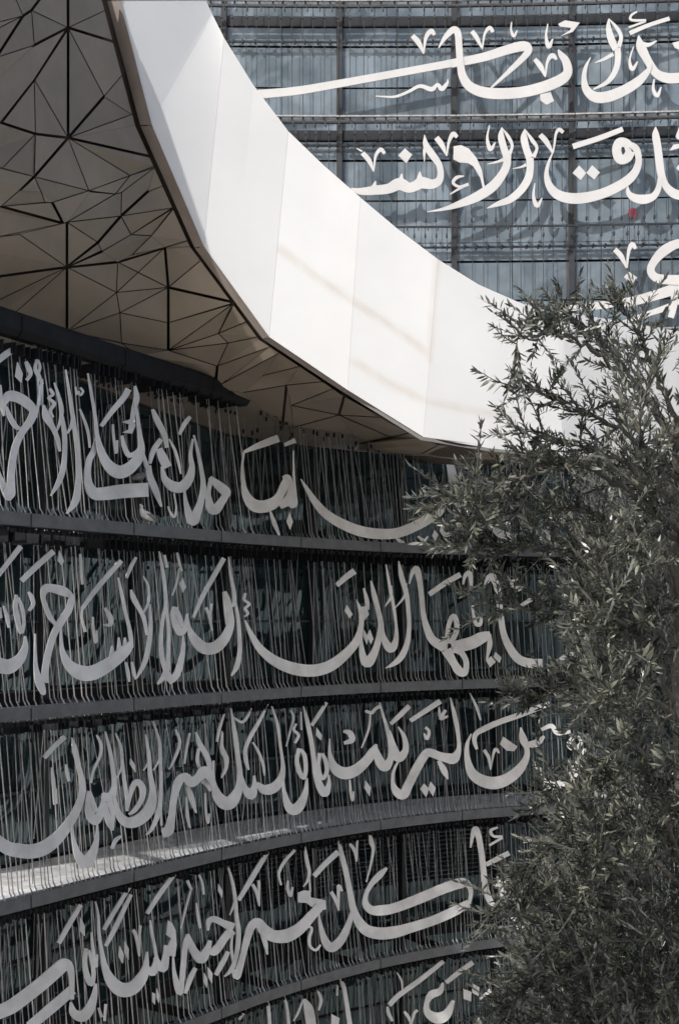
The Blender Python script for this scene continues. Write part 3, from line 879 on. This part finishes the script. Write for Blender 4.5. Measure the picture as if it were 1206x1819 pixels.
for k in range(len(seams_b)-1):
    nu, nv = 24, 40; V, F, st = [], [], []; g = .25
    for i in range(nu+1):
        u = i/nu
        xb = seams_b[k]+g*.5+(seams_b[k+1]-seams_b[k]-g)*u; xt = seams_t[k]+g*.5+(seams_t[k+1]-seams_t[k]-g)*u
        yb, Db = lerp_line(EDGE, xb)
        # smooth top edge
        yt, Dt = lerp_line(TOP, xt)
        for j in range(nv+1):
            v = j/nv; x, y, D = xb+(xt-xb)*v, yb+(yt-yb)*v, Db+(Dt-Db)*v
            D -= .04*math.sin(math.pi*v)
            V.append(pt(x, y, D)); st.append(stain(x, y))
    for i in range(nu):
        for j in range(nv):
            a = i*(nv+1)+j; F.append((a, a+nv+1, a+nv+2, a+1))
    o = obj('fascia_panel', V, F, M['fascia'], canopy, False)
    at = o.data.attributes.new('stain', 'FLOAT', 'POINT'); at.data.foreach_set('value', st)
    sd = o.modifiers.new('thickness', 'SOLIDIFY'); sd.thickness = .12; sd.offset = -1
# body of the rim behind the panels (gives the joints a dark back and the rim its depth)
V, F = [], []; xs = np.linspace(0, 1, 90)
def at_line(P, idx):
    i = min(int(idx), len(P)-2); f = idx-i; return [P[i][c]*(1-f)+P[i+1][c]*f for c in range(3)]
for u in xs:
    q = u*(len(seams_b)-1); i = min(int(q), len(seams_b)-2); f = q-i
    xb = seams_b[i]*(1-f)+seams_b[i+1]*f; xt = seams_t[i]*(1-f)+seams_t[i+1]*f
    yb, Db = lerp_line(EDGE, xb); yt, Dt = lerp_line(TOP, xt)
    b = pt(xb, yb, Db); t = pt(xt, yt, Dt)
    V += [b+Vector((0, .13, .03)), t+Vector((0, .13, -.03)), t+Vector((0, 2.2, -.35)), b+Vector((0, 1.6, .5))]
for i in range(len(xs)-1):
    for j in range(4):
        a = i*4+j; b = i*4+(j+1) % 4; F.append((a, a+4, b+4, b))
obj('rim_body', V, F, M['fascia'], canopy)
# depth of the soffit: smooth surface through the rim's lower edge and the head of the glass wall
ctl = [(x, y, D+.1) for x, y, D in EDGE]
for px in (-400, -200, 0, 180, 402, 550, 700, 900, 1206, 1400):
    s, D = hit(px, GO); z = ztop(s); ctl.append((px, HY-z*FPX/D, D))
ctl += [(0, 0, 15.4), (-100, 250, 14.6), (60, 330, 16.0), (-400, -500, 13.5), (-100, -500, 15.8), (-400, 100, 12.8)]
cp = np.array(ctl); A2 = cp[:, :2]/1000; wv = 1/cp[:, 2]
def ker(d): return np.where(d > 1e-9, d*d*np.log(d+1e-12), 0)
n_ = len(cp); K_ = ker(np.linalg.norm(A2[:, None]-A2[None], axis=2))+np.eye(n_)*2e-4
Pm = np.c_[np.ones(n_), A2]; L_ = np.block([[K_, Pm], [Pm.T, np.zeros((3, 3))]])
sol = np.linalg.solve(L_, np.r_[wv, 0, 0, 0])
def sofD(x, y):
    q = np.array([x, y])/1000; d = np.linalg.norm(A2-q, axis=1)
    return 1/(ker(d)@sol[:n_]+sol[n_]+sol[n_+1]*q[0]+sol[n_+2]*q[1])
# joints traced from the photo
N = {}
def nd(s_):
    for t in s_.split():
        k, x, y = t.split(','); N[k] = (float(x), float(y))
nd('a1,121,48 a2,121,244 a3,56,17 a4,-70,122 a5,61,79 a6,61,140 a7,2,217 a8,63,237 a9,61,313 b0,4,298 b1,185,170 b2,224,124 b3,205,74 b4,192,15 b5,246,198 b6,271,278 b7,281,292 b8,231,311 b9,158,338 '
   'c0,121,-70 c1,120,-70 c2,41,27 c3,12,-40 c4,-70,55 c5,-70,82 c6,-70,200 c7,-70,284 c8,-70,240 '
   'm1,119,474 m2,119,394 m3,299,510 m4,293,439 m5,299,622 m6,119,588 m7,215,383 m8,174,430 m9,181,446 n0,310,368 n1,2,366 n2,93,359 n3,112,396 n4,80,359 n5,73,340 n6,-70,434 n7,35,416 n8,-70,425 n9,-70,500 '
   'o0,-70,565 o2,209,465 o3,207,519 o4,213,555 o5,216,609 o6,269,418 o7,235,452 o8,339,425 o9,359,460 p1,417,537 p2,388,592 p3,405,609 p4,442,569 p6,386,650 p7,382,690 p8,299,573 p9,233,416 q0,205,344 q1,262,340 q2,216,341 q5,160,340 q6,295,327 '
   'r1,472,595 r2,487,613 r3,501,624 r4,539,649 r5,509,684 r6,580,677 r7,599,687 r8,518,720 r9,602,737 s0,614,694 s1,673,741 s2,739,766 s3,697,778 s4,501,762 s5,522,759 s6,639,788 s7,779,790 s8,749,806 s9,397,680 t1,466,667 t2,432,697 t3,-70,360 t4,34,338 t5,-70,640 t6,243,631')
THICK = 'a1-a2 a1-c0 a1-b3 a1-a6 a6-a7 a7-a8 a8-a2 a2-b1 a2-b6 m1-m2 m1-m6 m3-m4 m3-p8 p8-m5 m1-n9 n1-n3 m7-m8 m7-q1 m8-m1 m1-o2 o2-m4 m3-p1 r5-s4 r9-s0 p6-p7 n2-n3 a1-a5 a3-c2 c2-c6 a2-a9 m1-m9 a9-t4 a3-c1'.split()
THIN = ('a3-a5 a3-a1 a5-a4 a6-a8 a6-a2 a1-b1 b1-b2 a2-b5 a1-b4 a2-b8 a2-b9 a8-a9 a8-b0 b0-a9 a9-b9 a9-n5 b9-b8 b8-b7 c3-c2 c4-c2 c5-c2 a7-c8 b0-c7 n1-n4 n4-n2 n2-b9 n5-n4 '
        'n3-n6 n7-m1 n7-n8 m2-m8 m2-q0 m2-m7 m8-m9 m9-p9 p9-n0 m7-p9 m7-q2 m7-n0 o6-n0 o6-o7 o7-m4 m4-o8 o2-o3 o2-m3 o3-m4 o3-m6 o3-m3 o3-o4 o4-m6 o4-m3 o4-p8 o4-o5 m1-o3 m3-o9 p8-p1 p1-m5 p1-p2 m5-p2 p2-p4 m5-p3 p3-r1 '
        'p2-p3 p3-p6 m5-p6 p6-r2 s9-r3 t1-r4 t2-r5 r5-r6 r7-r8 r8-r9 r9-s1 r9-s3 r9-s5 s6-s2 s7-s8 m6-o5 o5-m5 m1-o0 m1-t5 o5-t6 m2-n3 n1-t3 t4-n1 q0-q2 q6-q1 q0-b8 q2-b7 b7-q6 b9-q5 q5-q0 p9-o6').split()
inner = [(150, -70), (181, 0), (240, 222), (337, 437), (460, 603), (604, 699), (742, 778), (870, 799), (1000, 812), (1206, 829), (1300, 834)]
wall_line = []
for px in (1300, 1206, 1050, 900, 800, 700, 622, 550, 480, 402, 290, 180, 80, 0, -70):
    s, D = hit(px, GO+.16); wall_line.append((px, HY-(ztop(s)-.02)*FPX/D))
bnd = inner+wall_line+[(-70, -70)]
names = list(N); pts2 = [Vector(N[k]) for k in names]; nb = len(pts2); pts2 += [Vector(p) for p in bnd]
ed = []
for e in THICK+THIN:
    a, b = e.split('-')
    if a in N and b in N and a != b: ed.append((names.index(a), names.index(b)))
ed += [(nb+i, nb+(i+1) % len(bnd)) for i in range(len(bnd))]
cv, ce, cf, ov, oe, of_ = geometry.delaunay_2d_cdt(pts2, ed, [], 0, .5)
thick_px = set()
def segd(p, a, b):
    dx, dy = b[0]-a[0], b[1]-a[1]; t = max(0, min(1, ((p[0]-a[0])*dx+(p[1]-a[1])*dy)/(dx*dx+dy*dy+1e-9)))
    return math.hypot(p[0]-a[0]-t*dx, p[1]-a[1]-t*dy)
TS = [(N[e.split('-')[0]], N[e.split('-')[1]]) for e in THICK]; HS = [(N[e.split('-')[0]], N[e.split('-')[1]]) for e in THIN if e.split('-')[0] in N and e.split('-')[1] in N]
def inside(p, P):
    r = False
    for i in range(len(P)):
        (x0, y0), (x1, y1) = P[i-1], P[i]
        if (y0 > p[1]) != (y1 > p[1]) and p[0] < (x1-x0)*(p[1]-y0)/(y1-y0)+x0: r = not r
    return r
# merge triangles across edges that no traced joint follows (keeps the photo's own polygons)
def edge_w(a, b):
    m_ = ((a[0]+b[0])/2, (a[1]+b[1])/2); q1 = (a[0]*.75+b[0]*.25, a[1]*.75+b[1]*.25); q3 = (a[0]*.25+b[0]*.75, a[1]*.25+b[1]*.75)
    if any(max(segd(q1, *s_), segd(q3, *s_)) < 2.5 for s_ in TS): return 2.5
    if any(max(segd(q1, *s_), segd(q3, *s_)) < 2.5 for s_ in HS): return .85
    return 0.
sd2 = []
def npan():
    bm = bmesh.new(); vs = [bm.verts.new((v[0], v[1], 0)) for v in cv]
    for f in cf:
        c = (sum(cv[i][0] for i in f)/len(f), sum(cv[i][1] for i in f)/len(f))
        if inside(c, bnd):
            try: bm.faces.new([vs[i] for i in f])
            except ValueError: pass
    bm.edges.ensure_lookup_table()
    # dissolve an untraced edge only where the merged panel stays convex
    def conv(P_):
        k_ = len(P_); sg = 0
        for i_ in range(k_):
            a_, b_, c_ = P_[i_-1], P_[i_], P_[(i_+1) % k_]; cr_ = (b_.x-a_.x)*(c_.y-b_.y)-(b_.y-a_.y)*(c_.x-b_.x)
            if abs(cr_) < 30: continue
            if sg and cr_*sg < 0: return False
            sg = cr_
        return True
    for _ in range(400):
        done = True
        for e in list(bm.edges):
            if len(e.link_faces) != 2 or edge_w(e.verts[0].co, e.verts[1].co) > 0: continue
            f1, f2 = e.link_faces
            l1 = [l for l in f1.loops if l.edge == e][0]; P_ = []
            l = l1.link_loop_next
            while l != l1: P_.append(l.vert.co); l = l.link_loop_next
            l2 = [l for l in f2.loops if l.edge == e][0]; l = l2.link_loop_next
            while l != l2: P_.append(l.vert.co); l = l.link_loop_next
            if len(set(id(v) for v in list(f1.verts)+list(f2.verts))) and conv(P_):
                bmesh.ops.dissolve_edges(bm, edges=[e], use_verts=False); done = False; break
        if done: break
    return bm
bm = npan(); bm.normal_update()
for f in bm.faces:
    P = [v.co.copy() for v in f.verts]; k = len(P)
    A = sum(P[i].x*P[(i+1) % k].y-P[(i+1) % k].x*P[i].y for i in range(k))/2
    if abs(A) < 14: continue
    if A < 0: P = P[::-1]
    # inset each side by its joint's half width
    lines = []
    for i in range(k):
        a, b = P[i], P[(i+1) % k]; w_ = edge_w(a, b) or .12
        d = (b-a); l = d.length or 1; nrm = Vector((-d.y/l, d.x/l, 0)); lines.append((a+nrm*w_, d/l))
    Q = []
    for i in range(k):
        (p1, d1), (p2, d2) = lines[i-1], lines[i]; cr = d1.x*d2.y-d1.y*d2.x
        if abs(cr) < .08: q = P[i]+(Vector((-d2.y, d2.x, 0)))*1.0
        else:
            t = ((p2-p1).x*d2.y-(p2-p1).y*d2.x)/cr; q = p1+d1*t
            if (q-P[i]).length > 9: q = P[i]+(q-P[i]).normalized()*9
        Q.append(q)
    A2_ = sum(Q[i].x*Q[(i+1) % k].y-Q[(i+1) % k].x*Q[i].y for i in range(k))/2
    if A2_ < 6: continue
    j = random.uniform(-.02, .02)
    # panel front on a mean plane, slightly folded against its neighbours
    fr = [pt(q.x, q.y, sofD(q.x, q.y)-.02+j) for q in Q]; bk = [pt(q.x, q.y, sofD(q.x, q.y)+.055) for q in Q]
    tris = geometry.tessellate_polygon([[Vector((q.x, q.y, 0)) for q in Q]])
    F = [tuple(t) for t in tris]+[(i, (i+1) % k, (i+1) % k+k, i+k) for i in range(k)]
    me = mesh('soffit_panel', fr+bk, F, M['soffit'])
    b2 = bmesh.new(); b2.from_mesh(me); bmesh.ops.recalc_face_normals(b2, faces=b2.faces)
    c = sum((v for v in fr), Vector())/k
    b2.to_mesh(me); b2.free()
    link('soffit_panel', me, None, canopy)
bm.free()
# dark backing sheet over the joints, carried on past the frame
gx = np.linspace(-420, 1400, 92); V, F, idx = [], [], {}
def wl(px):
    s, D = hit(px, GO-.3); return HY-(ztop(s))*FPX/D
def ex_at(y):   # rim edge x for y (left part)
    E_ = np.array(EDGE); return np.interp(y, E_[:, 1], E_[:, 0])
rows = 40
for i, x in enumerate(gx):
    E_ = np.array(EDGE)
    yt = -70 if x < 200 else np.interp(x, E_[:, 0], E_[:, 1])
    yb = wl(x)+6
    for j in range(rows+1):
        y = yt+(yb-yt)*j/rows; V.append(pt(x, y, sofD(x, y)+.24))
for i in range(len(gx)-1):
    for j in range(rows):
        a = i*(rows+1)+j; F.append((a, a+1, a+rows+2, a+rows+1))
obj('soffit_backing', V, F, M['joint'], canopy)
# edge trim between fascia and soffit
tseg = [(213, 0), (270, 222), (362, 437), (478, 598), (617, 692), (752, 776), (1000, 809), (1206, 826)]
inn = [(190, 0), (249, 222), (346, 440), (467, 602), (609, 696), (748, 778), (1000, 811), (1206, 828)]
tseg.insert(0, (185, -250)); inn.insert(0, (160, -250))
for k in range(len(tseg)-1):
    V = []
    for (xo, yo), (xi, yi) in ((tseg[k], inn[k]), (tseg[k+1], inn[k+1])):
        D = float(lerp_line(EDGE, xo)[1])
        V += [pt(xo, yo, D-.03), pt(xi, yi, D+.10), pt(xi, yi, D+.28), pt(xo, yo, D+.2)]
    # leave a hairline joint at each end
    for j in range(4):
        a, b = V[j].copy(), V[4+j].copy(); V[j] = a+(b-a)*.003; V[4+j] = b-(b-a)*.003
    F = [(0, 1, 5, 4), (1, 2, 6, 5), (2, 3, 7, 6), (3, 0, 4, 7), (3, 2, 1, 0), (4, 5, 6, 7)]
    obj('edge_trim', V, F, M['trim'], canopy)
adopt(canopy); adopt(lower); adopt(upper)

# ------------------------------------------------------------------ the opposite shell, and unseen walls added to bounce and block light
east = thing('bounce_building', 'unseen white building added across the courtyard to bounce light, with rows of dark windows', 'building', (26, 10, 0))  # added out of view to bounce light onto the shaded facade
V, F = [], []; boxvf((0, -34, 0.003), (12, 22, 22), V, F); obj('wall', V, F, M['whitewall'], east)
for zz in range(5):
    for yy in range(9):
        V, F = [], []; boxvf((-.06, -31+yy*5.8, 2.2+zz*4), (.05, -28.2+yy*5.8, 4.9+zz*4), V, F); obj('window', V, F, M['glass'], east)
shell = thing('opposite_canopy', 'pale triangulated canopy shell across the court with white ribs', 'canopy', (8, -20, EYE+12))
nx_, nz_ = 9, 6; gpt = {}
for i in range(nx_+1):
    for j in range(nz_+1):
        gpt[i, j] = Vector((-22+i*4.8+random.uniform(-1.1, 1.1), -4*math.sin(j/nz_*2.4)+random.uniform(-.5, .5), j*5.2+random.uniform(-1, 1)))
M['shellp'] = mat('shell_panel_grey', (.17, .21, .26), .5, vary=.1, objrand=.75)
for i in range(nx_):
    for j in range(nz_):
        a, b, c, d = gpt[i, j], gpt[i+1, j], gpt[i+1, j+1], gpt[i, j+1]
        for T in (((a, b, c), (a, c, d)) if (i+j) % 2 else ((a, b, d), (b, c, d))):
            obj('shell_panel', list(T)+[p+Vector((0, -.15, 0)) for p in T], [(2, 1, 0), (3, 4, 5), (0, 1, 4, 3), (1, 2, 5, 4), (2, 0, 3, 5)], M['shellp'], shell)
V, F = [], []
for i in range(nx_+1):
    for j in range(nz_+1):
        for di, dj in ((1, 0), (0, 1), (1, 1), (-1, 1)):
            if (i+di, j+dj) in gpt and not (di*dj and ((i+(min(di, 0))+j) % 2 == (1 if di < 0 else 0))):
                tubevf([gpt[i, j], gpt[i+di, j+dj]], [.24, .24], V, F, 4)
obj('ribs', V, F, M['whitewall'], shell)

shade_wall = thing('tree_shade_wall', 'plain white wall added unseen behind the viewer to shade the olive tree', 'wall', (-5.7, -3.1, 7.3))  # added out of view to block the sun from the lower tree
V, F = [], []; boxvf((-3.3, -.5, 0.003), (3.2, .5, 6.7), V, F); obj('wall', V, F, M['whitewall'], shade_wall)
V, F = [], []; boxvf((-3.45, -.65, 6.703), (3.35, .65, 6.9), V, F); obj('coping', V, F, M['stone'], shade_wall)

# ------------------------------------------------------------------ small things: pigeons on the rail, red sheet imitating a reflection behind the rods
def pigeon(name, label, px, py, row, m, s=1.0, face=1):
    p, n = onwall(px, py, row, -.02); al = Vector((-n.y, n.x, 0))*face
    t = thing(name, label, 'pigeon', p, 'pigeons on the facade')
    def loc(u, v, z): return al*u*s+n*v*s+Vector((0, 0, z*s))
    V, F = [], []
    tubevf([loc(-.17, 0, .05), loc(-.10, 0, .075), loc(-.03, 0, .10), loc(.05, 0, .12), (loc(.10, 0, .15)), loc(.125, 0, .20), loc(.13, 0, .235), loc(.15, 0, .25), loc(.165, 0, .245)],
           [.02*s, .045*s, .065*s, .068*s, .05*s, .03*s, .03*s, .028*s, .01*s], V, F, 10)
    obj('body', V, F, m, t, True)
    V, F = [], []; tubevf([loc(.165, 0, .243), loc(.195, 0, .235)], [.008*s, .002], V, F, 5); obj('beak', V, F, M['dark'], t)
    for q in (-1, 1):
        V, F = [], []; tubevf([loc(.07, .05*q, .13), loc(-.02, .068*q, .11), (loc(-.11, .045*q, .075)), loc(-.19, .02*q, .05)], [.012*s, .034*s, .028*s, .006*s], V, F, 6); obj('wing', V, F, M['pigeon'], t, True)
        V, F = [], []; tubevf([loc(.02, .025*q, .06), loc(.025, .025*q, .0)], [.006*s, .005*s], V, F, 5); obj('leg', V, F, M['trim'], t)
    return t
pigeon('pigeon', 'white pigeon sitting on the grey rail below the topmost shaded letters', 262, 930, 0, M['pigeon_w'], 1.0, -1)
pigeon('pigeon', 'grey pigeon perched on the flat letter stroke above the white pigeon', 248, 857, 0, M['pigeon'], .8, 1)
X0 = ux(1122); V, F = [], []
for i in range(7):
    for j in range(6):
        V.append((i*.03, .02*math.sin(i*1.4+j*.6), -j*.045+.01*math.sin(i)))
for i in range(6):
    for j in range(5):
        a = i*6+j; F.append((a, a+1, a+7, a+6))
o = obj('red_reflection_sheet', V, F, M['red'], None); o.location = (X0, UD+.28, EYE+zu(362)); sd = o.modifiers.new('t', 'SOLIDIFY'); sd.thickness = .006  # added sheet that imitates a red reflection in the far glass
tag(o, 'small red sheet standing in for a red reflection behind the white letters of the far facade', 'reflection stand-in')

# ------------------------------------------------------------------ olive tree
def leaf_material():
    m = bpy.data.materials.new('olive_leaf'); m.use_nodes = True; t = m.node_tree; b = t.nodes['Principled BSDF']
    b.inputs['Roughness'].default_value = .36; b.inputs['Specular IOR Level'].default_value = .6
    at = t.nodes.new('ShaderNodeAttribute'); at.attribute_name = 'tone'
    r = t.nodes.new('ShaderNodeValToRGB'); r.color_ramp.elements[0].color = (.012, .014, .009, 1); r.color_ramp.elements[1].color = (.26, .26, .19, 1)  # wide range: deep shade and bright highlights put into the leaf colour
    e = r.color_ramp.elements.new(.6); e.color = (.058, .062, .044, 1)
    t.links.new(at.outputs['Fac'], r.inputs[0])
    g = t.nodes.new('ShaderNodeNewGeometry'); mx = t.nodes.new('ShaderNodeMixRGB'); mx.inputs[2].default_value = (.17, .175, .15, 1)
    t.links.new(g.outputs['Backfacing'], mx.inputs[0]); t.links.new(r.outputs[0], mx.inputs[1]); t.links.new(mx.outputs[0], b.inputs['Base Color'])
    out = t.nodes['Material Output']; tr = t.nodes.new('ShaderNodeBsdfTranslucent'); t.links.new(r.outputs[0], tr.inputs[0])
    ms = t.nodes.new('ShaderNodeMixShader'); ms.inputs[0].default_value = .08
    t.links.new(b.outputs[0], ms.inputs[1]); t.links.new(tr.outputs[0], ms.inputs[2]); t.links.new(ms.outputs[0], out.inputs[0])
    return m
M['leaf'] = leaf_material()
def twig_arrays(L, nl, seed):
    """a stem along +z with opposite pairs of narrow leaves: vertices, faces, material index, tone"""
    R = random.Random(seed); V, F, MI, T = [], [], [], []
    bend = [R.uniform(-.25, .25)*L, R.uniform(-.25, .25)*L]
    def ax(t): return Vector((bend[0]*t*t, bend[1]*t*t, L*t))
    P = [ax(t) for t in (0, .35, .7, 1)]; tubevf(P, [.0028, .0023, .0016, .0008], V, F, 4); MI += [0]*len(F); T += [.5]*len(V)
    ang = R.uniform(0, 6.3)
    for i in range(nl):
        t = .08+.92*i/(nl-1); p = ax(t); ang += 1.57+R.uniform(-.3, .3)
        for side in ((0, math.pi) if i < nl-1 else (0, 2.1, 4.2)):
            if R.random() < .08: continue
            a = ang+side; out = Vector((math.cos(a), math.sin(a), 0)); el = R.uniform(.55, 1.1) + (.25 if t > .9 else 0)
            d = (out*math.cos(el)+Vector((0, 0, 1))*math.sin(el)).normalized(); sd_ = d.cross(Vector((R.uniform(-.4, .4), R.uniform(-.4, .4), 1))).normalized(); up = sd_.cross(d)
            l = R.uniform(.023, .043)*(1-.25*abs(t-.5)); wd = l*R.uniform(.085, .125); tone = R.random(); b = len(V)
            cu = R.uniform(-.12, .12)*l
            for (u, v, h) in ((0, 0, 0), (.3, 1, .25), (.62, .9, .6), (1, 0, 1), (.62, -.9, .6), (.3, -1, .25)):
                V.append(tuple(p+d*(u*l)+sd_*(v*wd)+up*(cu*h*h+abs(v)*wd*.35)))
            T += [tone]*6; F += [(b, b+1, b+5), (b+1, b+2, b+4, b+5), (b+2, b+3, b+4)]; MI += [1]*3
    return V, F, MI, T
TW = [twig_arrays(R_, n_l, i) for i, (R_, n_l) in enumerate([(.15, 15), (.12, 12), (.18, 18), (.10, 11), (.14, 16), (.16, 14), (.12, 13), (.19, 19)])]
def twig_mesh(A, name='twig'):
    V, F, MI, T = A; me = mesh(name, V, F); me.materials.append(M['twigbark']); me.materials.append(M['leaf'])
    me.polygons.foreach_set('material_index', MI); a = me.attributes.new('tone', 'FLOAT', 'POINT'); a.data.foreach_set('value', T); return me
TM = [twig_mesh(a) for a in TW]
TB = Vector((1.30, 4.25, 7.3))
tree = thing('olive_tree', 'olive tree with narrow grey green leaves filling the lower right in front of the facades', 'tree', TB)
def wv3(L): return [pt(*p) for p in L]
trunk = wv3([(1275, 1980, 4.25), (1262, 1800, 4.28), (1240, 1500, 4.25), (1222, 1200, 4.3), (1212, 950, 4.35), (1208, 820, 4.35), (1204, 740, 4.35)])
V, F = [], []; P = catmull([tuple(p) for p in trunk], 4); tubevf([Vector((TB.x, TB.y, 7.25))]+[Vector(p) for p in P], [.11]+[.085*(1-i/len(P))+.012 for i in range(len(P))], V, F, 9)
V = [tuple(Vector(v)-TB) for v in V]; obj('trunk', V, F, M['bark'], tree, True)
LIMBS = [
 [(1205, 800, 4.3), (1120, 690, 4.1), (1020, 615, 3.9), (940, 590, 3.7), (868, 605, 3.6)],
 [(1205, 780, 4.3), (1130, 690, 4.3), (1060, 620, 4.2), (1000, 575, 4.1), (938, 552, 4.0)],
 [(1200, 760, 4.3), (1150, 660, 4.2), (1105, 590, 4.1), (1050, 545, 4.1)],
 [(1205, 850, 4.3), (1100, 770, 4.1), (990, 725, 3.9), (905, 690, 3.8)],
 [(1208, 900, 4.3), (1100, 830, 4.0), (1000, 790, 3.9), (890, 775, 3.8)],
 [(1210, 950, 4.3), (1120, 880, 4.0), (1010, 830, 3.8), (920, 848, 3.7), (830, 882, 3.6), (760, 884, 3.55)],
 [(1212, 1050, 4.3), (1100, 980, 4.0), (960, 975, 3.8), (870, 970, 3.7), (790, 968, 3.6)],
 [(1216, 960, 4.3), (1090, 930, 4.2), (980, 900, 4.1), (900, 925, 4.0), (850, 870, 3.9)],
 [(1216, 1150, 4.3), (1100, 1100, 4.1), (950, 1085, 3.9), (830, 1078, 3.8)],
 [(1220, 1300, 4.3), (1100, 1210, 4.1), (980, 1225, 3.9), (900, 1250, 3.8)],
 [(1225, 1450, 4.3), (1120, 1370, 4.1), (1010, 1395, 3.9), (925, 1425, 3.8)],
 [(1235, 1600, 4.3), (1100, 1490, 4.1), (960, 1500, 3.9), (880, 1560, 3.8)],
 [(1240, 1720, 4.3), (1100, 1620, 4.1), (950, 1600, 3.9), (862, 1630, 3.8)],
 [(1250, 1800, 4.3), (1100, 1740, 4.1), (950, 1730, 3.9), (870, 1780, 3.8)],
 [(1255, 1900, 4.3), (1100, 1850, 4.1), (950, 1810, 3.9), (880, 1850, 3.8)],
 [(1216, 1100, 4.3), (1160, 950, 3.8), (1110, 830, 3.6), (1100, 700, 3.5)],
 [(1225, 1350, 4.3), (1150, 1180, 3.8), (1060, 1090, 3.5), (1020, 1000, 3.4)],
 [(1232, 1600, 4.3), (1160, 1420, 3.8), (1090, 1290, 3.5), (1040, 1230, 3.4)],
 [(1240, 1780, 4.3), (1150, 1620, 3.8), (1060, 1540, 3.5), (1000, 1450, 3.4)],
 [(1205, 850, 4.3), (1260, 760, 4.2), (1290, 700, 4.2)], [(1212, 1000, 4.3), (1300, 900, 4.2), (1350, 800, 4.2)],
 [(1225, 1400, 4.3), (1320, 1250, 4.2), (1370, 1100, 4.2)]]
spots = []     # twigs: position, direction
def rnd(a): return Vector((random.gauss(0, a), random.gauss(0, a), random.gauss(0, a)))
for Lm in LIMBS:
    if Lm[-1][0] < 1150: Lm = [(x+42*(i/(len(Lm)-1)), y, D) for i, (x, y, D) in enumerate(Lm)]
    P = [Vector(p) for p in catmull([tuple(p) for p in wv3(Lm)], 8)]
    P = [p+rnd(.006) for p in P]
    n = len(P); V, F = [], []; tubevf(P, [.0085*(1-i/n)**1.2+.0024 for i in range(n)], V, F, 6)
    V = [tuple(Vector(v)-TB) for v in V]; obj('branch', V, F, M['bark'], tree, True)
    for i in range(int(n*.3), n-1):
        for _ in range(2 if P[i].z < EYE+.5 else random.choice((1, 1, 2))):
            d0 = (P[i+1]-P[i]).normalized()
            t = random.random(); spots.append((P[i].lerp(P[i+1], t), (d0*.9+rnd(.45)+Vector((0, 0, .35))).normalized()))
    spots.append((P[-1], (P[-1]-P[-2]).normalized()+rnd(.1))); spots.append((P[-1], (P[-1]-P[-2]).normalized()+rnd(.35)))
mask = [(1380, 600), (1215, 630), (1150, 660), (1110, 720), (1080, 830), (1010, 890), (970, 930), (965, 970), (1030, 1020), (1025, 1130), (1045, 1250), (1070, 1330), (1030, 1430), (985, 1500), (950, 1560), (920, 1650), (912, 1760), (910, 1950), (1380, 1950)]
cnt = 0
clump = []
while len(clump) < 120:
    x, y = random.uniform(900, 1380), random.uniform(560, 1950)
    if inside((x, y), mask): clump.append((x, y, 3.6+1.7*random.random()**.8))
while cnt < 3900:
    cx_, cy_, cD_ = random.choice(clump)
    x, y = random.gauss(cx_, 48), random.gauss(cy_, 48)
    if not inside((x, y), mask): continue
    if y < 830 and random.random() < (.74 if y > 720 else .80): continue
    D = random.gauss(cD_, .22); p = pt(x, y, D)
    c = Vector((1.25, 4.3, p.z-.2)); d = (p-c); d.normalize()
    spots.append((p, (d*.7+rnd(.5)+Vector((0, 0, .45))).normalized())); cnt += 1
spots.sort(key=lambda s_: s_[0].y)
bigV, bigF, bigM, bigT = [], [], [], []; vb = 0
TWN = [(np.array(a[0]), a[1], a[2], a[3]) for a in TW]
for i, (p, d) in enumerate(spots):
    k = random.randrange(len(TW)); q = d.normalized().to_track_quat('Z', 'X') @ Matrix.Rotation(random.uniform(0, 6.28), 3, 'Z').to_quaternion(); s = random.uniform(.8, 1.15)
    if i < 300:
        o = link('twig', TM[k], None, tree); o.location = p-TB; o.rotation_mode = 'QUATERNION'; o.rotation_quaternion = q; o.scale = (s, s, s)
    else:
        Rm = np.array(q.to_matrix())*s; vv = TWN[k][0]@Rm.T+np.array(p-TB); bigV.append(vv)
        bigF += [tuple(vb+j for j in f) for f in TWN[k][1]]; bigM += TWN[k][2]
        tn = np.array(TWN[k][3]); bigT.append(np.clip(tn*.8+random.uniform(-.38, .14), 0, 1)); vb += len(vv)  # fill leaves shifted darker: shade of the inner crown put into their colour
bv = np.concatenate(bigV); me = bpy.data.meshes.new('foliage'); me.from_pydata(bv.tolist(), [], bigF); me.update()
me.materials.append(M['twigbark']); me.materials.append(M['leaf']); me.polygons.foreach_set('material_index', bigM)
a = me.attributes.new('tone', 'FLOAT', 'POINT'); a.data.foreach_set('value', np.concatenate(bigT))
o = link('foliage', me, None, tree); o['kind'] = 'stuff'
# planter the tree grows in
pl = thing('planter', 'low white stone planter with soil at the foot of the olive tree', 'planter', (TB.x, TB.y, 7.3))
V, F = [], []
for a, b in (((-.5, -.5, 0), (.5, -.44, .12)), ((-.5, .44, 0), (.5, .49, .12)), ((-.5, -.438, 0), (-.44, .438, .12)), ((.44, -.438, 0), (.5, .438, .12))): boxvf(a, b, V, F)
obj('rim', V, F, M['whitewall'], pl); V, F = [], []; boxvf((-.438, -.437, 0), (.438, .437, .07), V, F); obj('soil', V, F, M['soil'], pl)
